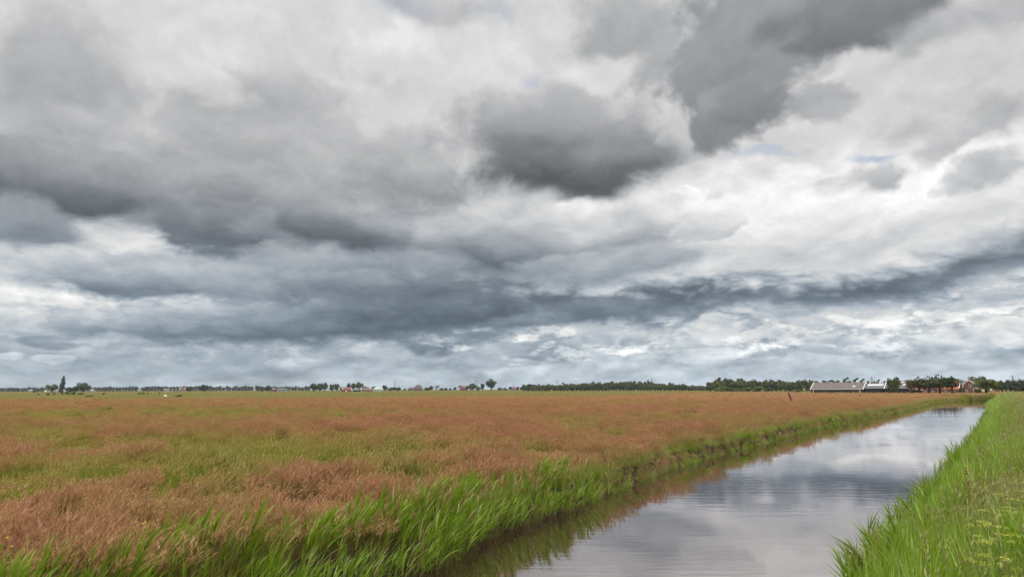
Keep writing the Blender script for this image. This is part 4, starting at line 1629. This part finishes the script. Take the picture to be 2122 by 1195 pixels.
# brick house with the rounded gable to the front
o, Wd = span(1995, 2023, 362, 44)
H0 = z_at(2008, 788.5, 358) - .55
e = empty('brick_house', o, R(-44))
tag(e, 'brown brick house with rounded white edged gable beside the water bend', 'house')
half = Wd / 2
prof = [(0, -.5), (0, H0 * .42), (half * .12, H0 * .58), (half * .34, H0 * .79), (half * .62, H0 * .91), (half, H0)]
prof = prof + [(Wd - x, z) for x, z in prof[-2::-1]]
mb = MB()
mb.prism(prof, 0, 11)
mb.build('wall', M_brick, e, fix=True)
arc = prof[1:-1]


def arc_band(y0, y1, in_, out_, drop=0.0):
    mb = MB()
    n_ = len(arc)
    pin, pout = [], []
    for i, (x, z) in enumerate(arc):
        tx = arc[min(i + 1, n_ - 1)][0] - arc[max(i - 1, 0)][0]
        tz = arc[min(i + 1, n_ - 1)][1] - arc[max(i - 1, 0)][1]
        l_ = math.hypot(tx, tz)
        nx, nz = -tz / l_, tx / l_
        pin.append((x + nx * in_, z + nz * in_))
        pout.append((x + nx * out_, z + nz * out_))
    for i in range(n_ - 1):
        q = [pin[i], pin[i + 1], pout[i + 1], pout[i]]
        vs = [(x, y0, z) for x, z in q] + [(x, y1, z) for x, z in q]
        mb.add(vs, [(0, 1, 2, 3), (7, 6, 5, 4), (0, 4, 5, 1), (1, 5, 6, 2), (2, 6, 7, 3), (3, 7, 4, 0)])
    return mb


arc_band(-.28, 11.3, .012, .22).build('roof', M_brownroof, e, fix=True)
arc_band(-.42, -.284, -.10, .30).build('verge_board', M_white, e, fix=True)
wall_window(e, half - .15, half + 1.15, H0 * .46, H0 * .46 + 1.75, M_white)
wall_window(e, half * .45, half * .45 + .8, .9, 1.9, M_white)
p_ = MB()
p_.box(Wd * .80, Wd + 1.0, -1.3, -.05, 2.35, 2.55)
p_.box(Wd * .80, Wd * .80 + .14, -1.3, -1.16, -.3, 2.35)
p_.box(Wd + .86, Wd + 1.0, -1.3, -1.16, -.3, 2.35)
p_.build('porch', M_white, e)
wall_board(e, 'door', Wd * .84, Wd * .84 + .95, 0, 2.1, M_blackwall, .05)

# odds and ends before the brick house
e = empty('notice_board', at(2037, 312, .55), R(-40))
tag(e, 'small pale notice board on brown posts before the bright green tree', 'notice board')
mb = MB()
mb.box(-.55, .55, -.05, .05, 1.25, 2.2)
mb.build('panel', M_creamtrim, e)
for x_ in (-.5, .42):
    mb = MB()
    mb.box(x_, x_ + .1, .055, .15, -.3, 2.1)
    mb.build('post', M_oldwood, e)
e = empty('round_sign', at(2053.5, 312, .55), R(-35))
tag(e, 'white round disc on a post at the edge of the bright green tree', 'sign')
mb = MB()
mb.tube([(0, -.10, 2.0), (0, -.06, 2.0)], [.48, .48], 20)
mb.build('disc', M_white, e)
mb = MB()
mb.tube([(0, 0, -.3), (0, 0, 2.2)], [.05, .05], 8)
mb.build('post', M_steel, e)
o, Ln = span(2061, 2071, 400, 35)
mb = MB()
mb.box(0, Ln, 0, .4, -.3, 1.5)
mb.box(-.05, Ln + .05, -.05, .45, 1.503, 1.62)
w_ = mb.build('brick_wall', M_brick)
w_.location = o
w_.rotation_euler = (0, 0, R(-35))
tag(w_, 'low brick wall between the bright green tree and the dark thicket', 'wall')


def far_house(name, label, cat, px0, px1, y, deg, depth, wall_py, top_py, m_wall, m_roof, verges=(None, None), windows=0):
    wh = z_at((px0 + px1) / 2, wall_py, y) - .55
    rs = z_at((px0 + px1) / 2, top_py, y) - .55 - wh
    e, Ln, roof, dims = gable_house(name, label, cat, px0, px1, y, deg, depth, max(wh, 1.2), max(rs, 1.0), m_wall, m_roof, verges, None, .3)
    for i in range(windows):
        x_ = Ln * (i + .7) / (windows + .4)
        wall_window(e, x_, x_ + 1.3, max(wh, 1.2) * .3, max(wh, 1.2) * .8, M_white)
    return e


far_house('white_cottage', 'tiny white cottage at the far left below the tree row', 'cottage', 59, 64, 1150, 5, 8, 809, 807, M_chalk, M_chalk, windows=1)
far_house('white_cottage', 'white cottage beside the rounded tree left of the poplar', 'cottage', 92, 96, 1100, 5, 8, 810, 808, M_chalk, M_creamtrim, windows=1)
far_house('white_cottage', 'white cottage half hidden by bushes at the poplar foot', 'cottage', 131, 138, 950, 5, 7, 810, 806, M_chalk, M_chalk, windows=1)
far_house('white_cottage', 'white steep roofed cottage right of the broad dark tree', 'cottage', 187, 191, 1150, 5, 8, 809, 806, M_chalk, M_chalk, windows=1)
far_house('white_cottage', 'white cottage with dark purple roof before the tree row', 'cottage', 340, 350, 1050, -20, 8, 808, 805, M_chalk, M_purple, (M_chalk, M_chalk), windows=1)
far_house('red_roofed_house', 'small house with slanting red roof and white roof edge', 'house', 374, 383, 1000, -25, 9, 807, 803, M_pinkwall, M_redtile, (M_white, M_white), windows=1)
far_house('pink_house', 'small pink house between domed tree and grey shed', 'house', 564, 569, 950, 0, 7, 806, 803.5, M_redwall, M_pinkwall, windows=1)
far_house('grey_shed', 'low pale grey shed with shallow roof right of the pink house', 'shed', 572, 590, 950, 0, 12, 807, 804.5, M_steel, M_greyroof)
e = far_house('red_barn', 'red barn with white edged gable in the middle distance', 'barn', 711, 728, 850, -28, 10, 807.3, 802, M_redwall, M_redtile, (M_white, M_white))
wall_board(e, 'door', 3.0, 5.0, 0, 1.5, M_white, .08)
far_house('dark_shed', 'dark shed with low roof attached right of the red barn', 'shed', 732, 744, 860, 0, 8, 808, 804.3, M_blackwall, M_greyroof)
far_house('purple_roofed_shed', 'long shed with purple brown roof left of the pale tent', 'shed', 751, 770, 870, 0, 9, 807.3, 803.8, M_brick, M_purple, windows=3)
far_house('red_house', 'little bright red house among trees at mid horizon', 'house', 956, 964, 1100, -15, 8, 803, 799.5, M_redwall, M_redtile, (None, M_white), windows=1)
far_house('pink_cottage', 'small pink cottage under the slanted crane arm', 'cottage', 1061, 1069, 1100, 0, 8, 804.5, 801, M_pinkwall, M_purple, windows=1)
far_house('low_annex', 'low pale annex touching the pyramid farmhouse on its left', 'shed', 849, 857, 1250, 0, 8, 804.5, 802.5, M_pinkwall, M_thatch)

# pale tent
o, Ln = span(772, 788, 900, 0)
e = empty('party_tent', o)
tag(e, 'pale green white tent with pitched roof right of the purple shed', 'tent')
hh, ht = z_at(780, 806, 900) - .55, z_at(780, 801.5, 900) - .55
mb = MB()
mb.box(.3, Ln - .3, .3, 7.7, -.3, hh)
mb.build('wall', M_tent, e)
mb = MB()
mb.add([(0, 0, hh), (Ln, 0, hh), (Ln, 8, hh), (0, 8, hh), (Ln * .38, 4, ht), (Ln * .62, 4, ht)], [(0, 1, 5, 4), (1, 2, 5), (2, 3, 4, 5), (3, 0, 4), (3, 2, 1, 0)])
mb.build('roof', M_tent, e)

# pyramid farmhouse
o, Ln = span(856, 875, 1200, 0)
e = empty('pyramid_farmhouse', o)
tag(e, 'farmhouse with tall brown pyramid shaped roof at mid horizon', 'farmhouse')
ht = z_at(866, 797, 1200) - .55
mb = MB()
mb.box(.8, Ln - .8, .8, Ln - .8, -.3, 2.4)
w_ = mb.build('wall', M_brick, e)
mb = MB()
c_x = Ln / 2
mb.add([(0, 0, 2.2), (Ln, 0, 2.2), (Ln, Ln, 2.2), (0, Ln, 2.2), (c_x - Ln * .37, c_x - Ln * .37, ht * .62), (c_x + Ln * .37, c_x - Ln * .37, ht * .62), (c_x + Ln * .37, c_x + Ln * .37, ht * .62), (c_x - Ln * .37, c_x + Ln * .37, ht * .62),
        (c_x - 3.2, c_x - 2, ht), (c_x + 3.2, c_x - 2, ht), (c_x + 3.2, c_x + 2, ht), (c_x - 3.2, c_x + 2, ht)],
       [(0, 1, 5, 4), (1, 2, 6, 5), (2, 3, 7, 6), (3, 0, 4, 7), (4, 5, 9, 8), (5, 6, 10, 9), (6, 7, 11, 10), (7, 4, 8, 11), (8, 9, 10, 11), (3, 2, 1, 0)])
roof = mb.build('roof', M_thatch, e)
mb = MB()
mb.box(c_x - .6, c_x + .6, c_x - .6, c_x + .6, ht - 1, ht + 1.0)
mb.build('chimney', M_brick, roof)

# ------------------------------------------------------------------ lattice masts on the horizon
def mast(px, top_py, y, label):
    h = z_at(px, top_py, y) - .55
    e = empty('lattice_mast', at(px, y, .55))
    tag(e, label, 'mast')
    w, th = h * .11, h * .010
    for sx, sy in ((-1, -1), (1, -1), (1, 1), (-1, 1)):
        mb = MB()
        mb.tube([(sx * w, sy * w, -.3), (sx * w * .3, sy * w * .3, h * .72), (sx * w * .1, sy * w * .1, h)], [th, th * .8, th * .6], 4)
        mb.build('leg', M_steel, e)
    mb = MB()
    for k in range(9):
        z0, z1 = h * k / 9, h * (k + 1) / 9
        f0, f1 = max(.12, 1 - .95 * k / 9), max(.12, 1 - .95 * (k + 1) / 9)
        for q in range(4):
            a, b = ((-1, -1), (1, -1), (1, 1), (-1, 1))[q], ((1, -1), (1, 1), (-1, 1), (-1, -1))[q]
            mb.tube([(a[0] * w * f0, a[1] * w * f0, z0), (b[0] * w * f1, b[1] * w * f1, z1)], [th * .5, th * .5], 3)
    mb.build('bracing', M_steel, e)
    for u, l_ in ((.70, .20), (.82, .24), (.94, .16)):
        mb = MB()
        mb.tube([(-h * l_, 0, h * u), (h * l_, 0, h * u)], [th * .8, th * .8], 4)
        mb.build('cross_arm', M_steel, e)


mast(818, 787.5, 1500, 'lattice mast above the dark bushes right of the pale tent')
mast(986, 785.5, 1500, 'lattice mast between the dome shaped tree and the tallest tree')
mast(1155, 785.5, 1500, 'lattice mast above the left part of the long wood')
mast(1351, 783.5, 1500, 'lattice mast above the highest part of the long wood')
mast(1808, 779.5, 1100, 'lattice mast above the brown roofed cottage')
mast(2101, 777, 1100, 'lattice mast above the dark thicket behind the dike')
mast(508, 793, 1700, 'faint lattice mast above the long row of distant trees')

# slanted crane arm
e = empty('crane', at(1067, 1120, .55))
tag(e, 'slanted dark crane arm sticking up behind the pink cottage', 'crane')
zt = z_at(1063, 793.5, 1120) - .55
mb = MB()
mb.tube([(0, 0, 1.5), (-3.0, 0, zt)], [.38, .22], 6)
mb.build('arm', M_steel, e)
mb = MB()
mb.box(-1.2, 1.2, -1, 1, -.3, 2.2)
mb.prism([(-1.0, 2.203), (.6, 2.203), (.4, 3.2), (-1.0, 3.2)], -.8, .8)
mb.build('base', M_oldwood, e)

# ------------------------------------------------------------------ leaning post, stub and wrapped bale in the meadow
pb = ground_at(1641.5, 832.5, 1.05)
pt_z = z_at(1634.5, 809.5, pb.y)
e = empty('wooden_post', (pb.x, pb.y, .55))
tag(e, 'dark weathered wooden post leaning left in the pink meadow', 'post')
dxp = -7.0 / 1415 * pb.y * 1.05
zr = pt_z - 1.05
pv = []
mb = MB()
v0 = Vector((-dxp * -.0, 0, 0))
base = Vector((-dxp * .5 / zr * .0, 0, -.3))
axis = Vector((dxp, 0.12, zr)).normalized()
ln_ = zr / axis.z
foot_ = axis * (-.9 / axis.z) + Vector((0, 0, .5))
mb.tube([foot_, Vector((0, 0, .5)) + axis * ln_ * .5, Vector((0, 0, .5)) + axis * ln_ * .97, Vector((0, 0, .5)) + axis * ln_], [.15, .135, .12, .07], 9)
mb.build('shaft', M_oldwood, e)
mb = MB()
mb.tube([Vector((0, 0, .5)) + axis * ln_ * .86, Vector((0, 0, .5)) + axis * ln_ * .92], [.14, .138], 9)
mb.build('iron_band', M_steel, e)
pb = ground_at(1783, 820.5, 1.1)
mb = MB()
mb.tube([(0, 0, -.4), (0.02, 0, .95), (.03, 0, 1.05)], [.22, .2, .1], 8)
o = mb.build('post_stub', M_oldwood)
o.location = (pb.x, pb.y, .55)
tag(o, 'short dark post stub in the meadow before the barns', 'post')
pb = ground_at(342.5, 821.5, .9)
mb = MB()
pr = [(-.42, 0), (-.5, .12), (-.5, 1.05), (-.42, 1.17), (.42, 1.17), (.5, 1.05), (.5, .12), (.42, 0)]
n_ = 18
vs, fs = [], []
for (x_, r0_) in ((-.50, .38), (-.44, .48), (.44, .48), (.50, .38)):
    for k in range(n_):
        w_ = 2 * math.pi * k / n_
        vs.append((x_, math.cos(w_) * r0_, .48 + math.sin(w_) * r0_))
for i in range(3):
    for k in range(n_):
        fs.append((i * n_ + k, i * n_ + (k + 1) % n_, (i + 1) * n_ + (k + 1) % n_, (i + 1) * n_ + k))
fs += [tuple(range(n_)), tuple(range(4 * n_ - 1, 3 * n_ - 1, -1))]
mb.add(vs, fs)
o = mb.build('wrapped_bale', M_bale, fix=True)
o.location = (pb.x, pb.y, .62)
tag(o, 'small white wrapped bale lying at the far edge of the left meadow', 'bale')

# ------------------------------------------------------------------ flowers
M_yellow = plain('yellow_petals', (.78, .56, .03), .6, .1, 20)
M_umbel = plain('yellow_green_umbel', (.42, .43, .07), .8, .2, 20)
M_stem = plain('flower_stem', (.16, .24, .05), .7, .15)
M_dock = plain('dock_seed', (.36, .17, .08), .8, .25, 20)


def buttercup(name):
    mb = MB()
    for i in range(3):
        o = rv() * .1
        tip = o + Vector((random.uniform(-.06, .1), random.uniform(-.05, .05), random.uniform(.5, .72)))
        mb.add([o - Vector((.002, 0, 0)), o + Vector((.002, 0, 0)), tip], [(0, 1, 2)], 1)
        vs = [tip + Vector((math.cos(w) * .018, math.sin(w) * .018, .012)) for w in [k * 6.283 / 5 for k in range(5)]] + [tip - Vector((0, 0, .008))]
        mb.add(vs, [(k, (k + 1) % 5, 5) for k in range(5)], 0)
    return mb.mesh(name, [M_yellow, M_stem])


cup_set = variant_set('buttercup_plant', [buttercup('buttercup_%d' % i) for i in range(3)])
x, y = ring_points(9, 60, -40, 25, .30)
x2, y2 = ring_points(17, 34, -2, 16, 1.0)
x, y = np.append(x, x2), np.append(y, y2)
z, dl, dr, wet = lie(x, y)
keep = (~wet) & (dl < dr) & (dl > .8) & (fbm(x * .35, y * .25, 3, 66) > .52)
x, y, z = x[keep], y[keep], z[keep]
n = len(x)
s_ = rng.uniform(.9, 1.25, n)
scatter('buttercups', cup_set, np.stack([x, y, z], 1), rng.uniform(0, 6.28, n), np.stack([s_, s_, s_], 1), rng.integers(0, 3, n), np.zeros(n), 'scattered yellow buttercups in the meadow', 'flowers')


def umbel_plant(kind):
    st, hd = MB(), MB()
    top = Vector((.06, 0, random.uniform(.85, 1.05)))
    st.tube([(0, 0, -.1), (.02, 0, .5), top], [.007, .006, .004], 5)
    heads = [top]
    for k in range(3):
        a = random.uniform(0, 6.28)
        s = Vector((.03, 0, random.uniform(.45, .7)))
        e_ = s + Vector((math.cos(a) * .16, math.sin(a) * .16, random.uniform(.18, .3)))
        st.tube([s, e_], [.004, .003], 4)
        heads.append(e_)
    for c in heads:
        for k in range(16):
            a, q = random.uniform(0, 6.28), .065 * math.sqrt(random.random())
            tip = c + Vector((math.cos(a) * q, math.sin(a) * q, .05 - q * .2))
            st.add([c - Vector((.001, 0, 0)), c + Vector((.001, 0, 0)), tip], [(0, 1, 2)])
            for j in range(3):
                p = tip + Vector((random.uniform(-.01, .01), random.uniform(-.01, .01), random.uniform(0, .008)))
                r_ = .008
                hd.add([p + Vector((r_, 0, 0)), p + Vector((0, r_, .003)), p + Vector((-r_, 0, 0)), p + Vector((0, -r_, .003))], [(0, 1, 2, 3)])
    for k in range(5):
        strip(st, (0, 0, random.uniform(0, .3)), Vector((0, 0, .6)) + rv(), random.uniform(.2, .35), .05, Vector((0, 0, -.9)), rv(), 3, 0)
    return st, hd


protos = []
for (px, py) in ((2068, 1078), (2092, 1066), (2046, 1092), (2056, 1120), (2100, 1045), (2112, 1030), (2075, 1104), (2118, 1010), (2030, 1138), (2060, 1165)):
    q = ground_at(px, py, 2.35)
    zz = float(lie(np.array([q.x]), np.array([q.y]))[0][0])
    e = empty('flowering_umbel', (q.x, q.y, zz), random.uniform(0, 6.28))
    tag(e, 'yellow green flat topped wildflower growing in the dike grass', 'wildflower', 'yellow wildflowers on the dike')
    if len(protos) < 3:
        st, hd = umbel_plant(0)
        a_o, b_o = st.build('stem', M_stem, e), hd.build('flower_head', M_umbel, e)
        protos.append((a_o, b_o))
    else:
        for src in random.choice(protos):
            c = src.copy()
            C.objects.link(c)
            c.parent = e
    s_ = max(.5, (2.45 - zz) / .98)
    e.scale = (.72, .72, min(s_, 1.12))

# one rusty dock spike in the dike grass
q = ground_at(2002, 1010, 2.2)
zz = float(lie(np.array([q.x]), np.array([q.y]))[0][0])
e = empty('dock_plant', (q.x, q.y, zz))
tag(e, 'rusty red dock spike standing in the bright green dike grass', 'wildflower')
mb = MB()
mb.tube([(0, 0, -.1), (.03, 0, 1.15)], [.008, .004], 5)
mb.build('stem', M_stem, e)
mb = MB()
for k in range(70):
    u = random.random()
    p = Vector((.02 + random.gauss(0, .035 * (1.1 - u)), random.gauss(0, .035 * (1.1 - u)), .65 + .5 * u))
    head(mb, p, rv() + Vector((0, 0, .4)), .03, .008, 0)
mb.build('seed_spike', M_dock, e)

# ------------------------------------------------------------------ the air
m, t, out = material('haze')
vol = t.new('ShaderNodeVolumePrincipled')
vol.inputs['Color'].default_value = (.86, .93, 1.0, 1)
vol.inputs['Density'].default_value = HAZE
vol.inputs['Anisotropy'].default_value = 0.0
t.l.new(vol.outputs[0], out.inputs['Volume'])
mb = MB()
mb.box(-3080, 3080, -3080, 3080, -2.0, 38)
haze = mb.build('haze', m)
tag(haze, 'thin pale haze over the whole polder', 'haze', kind='stuff')
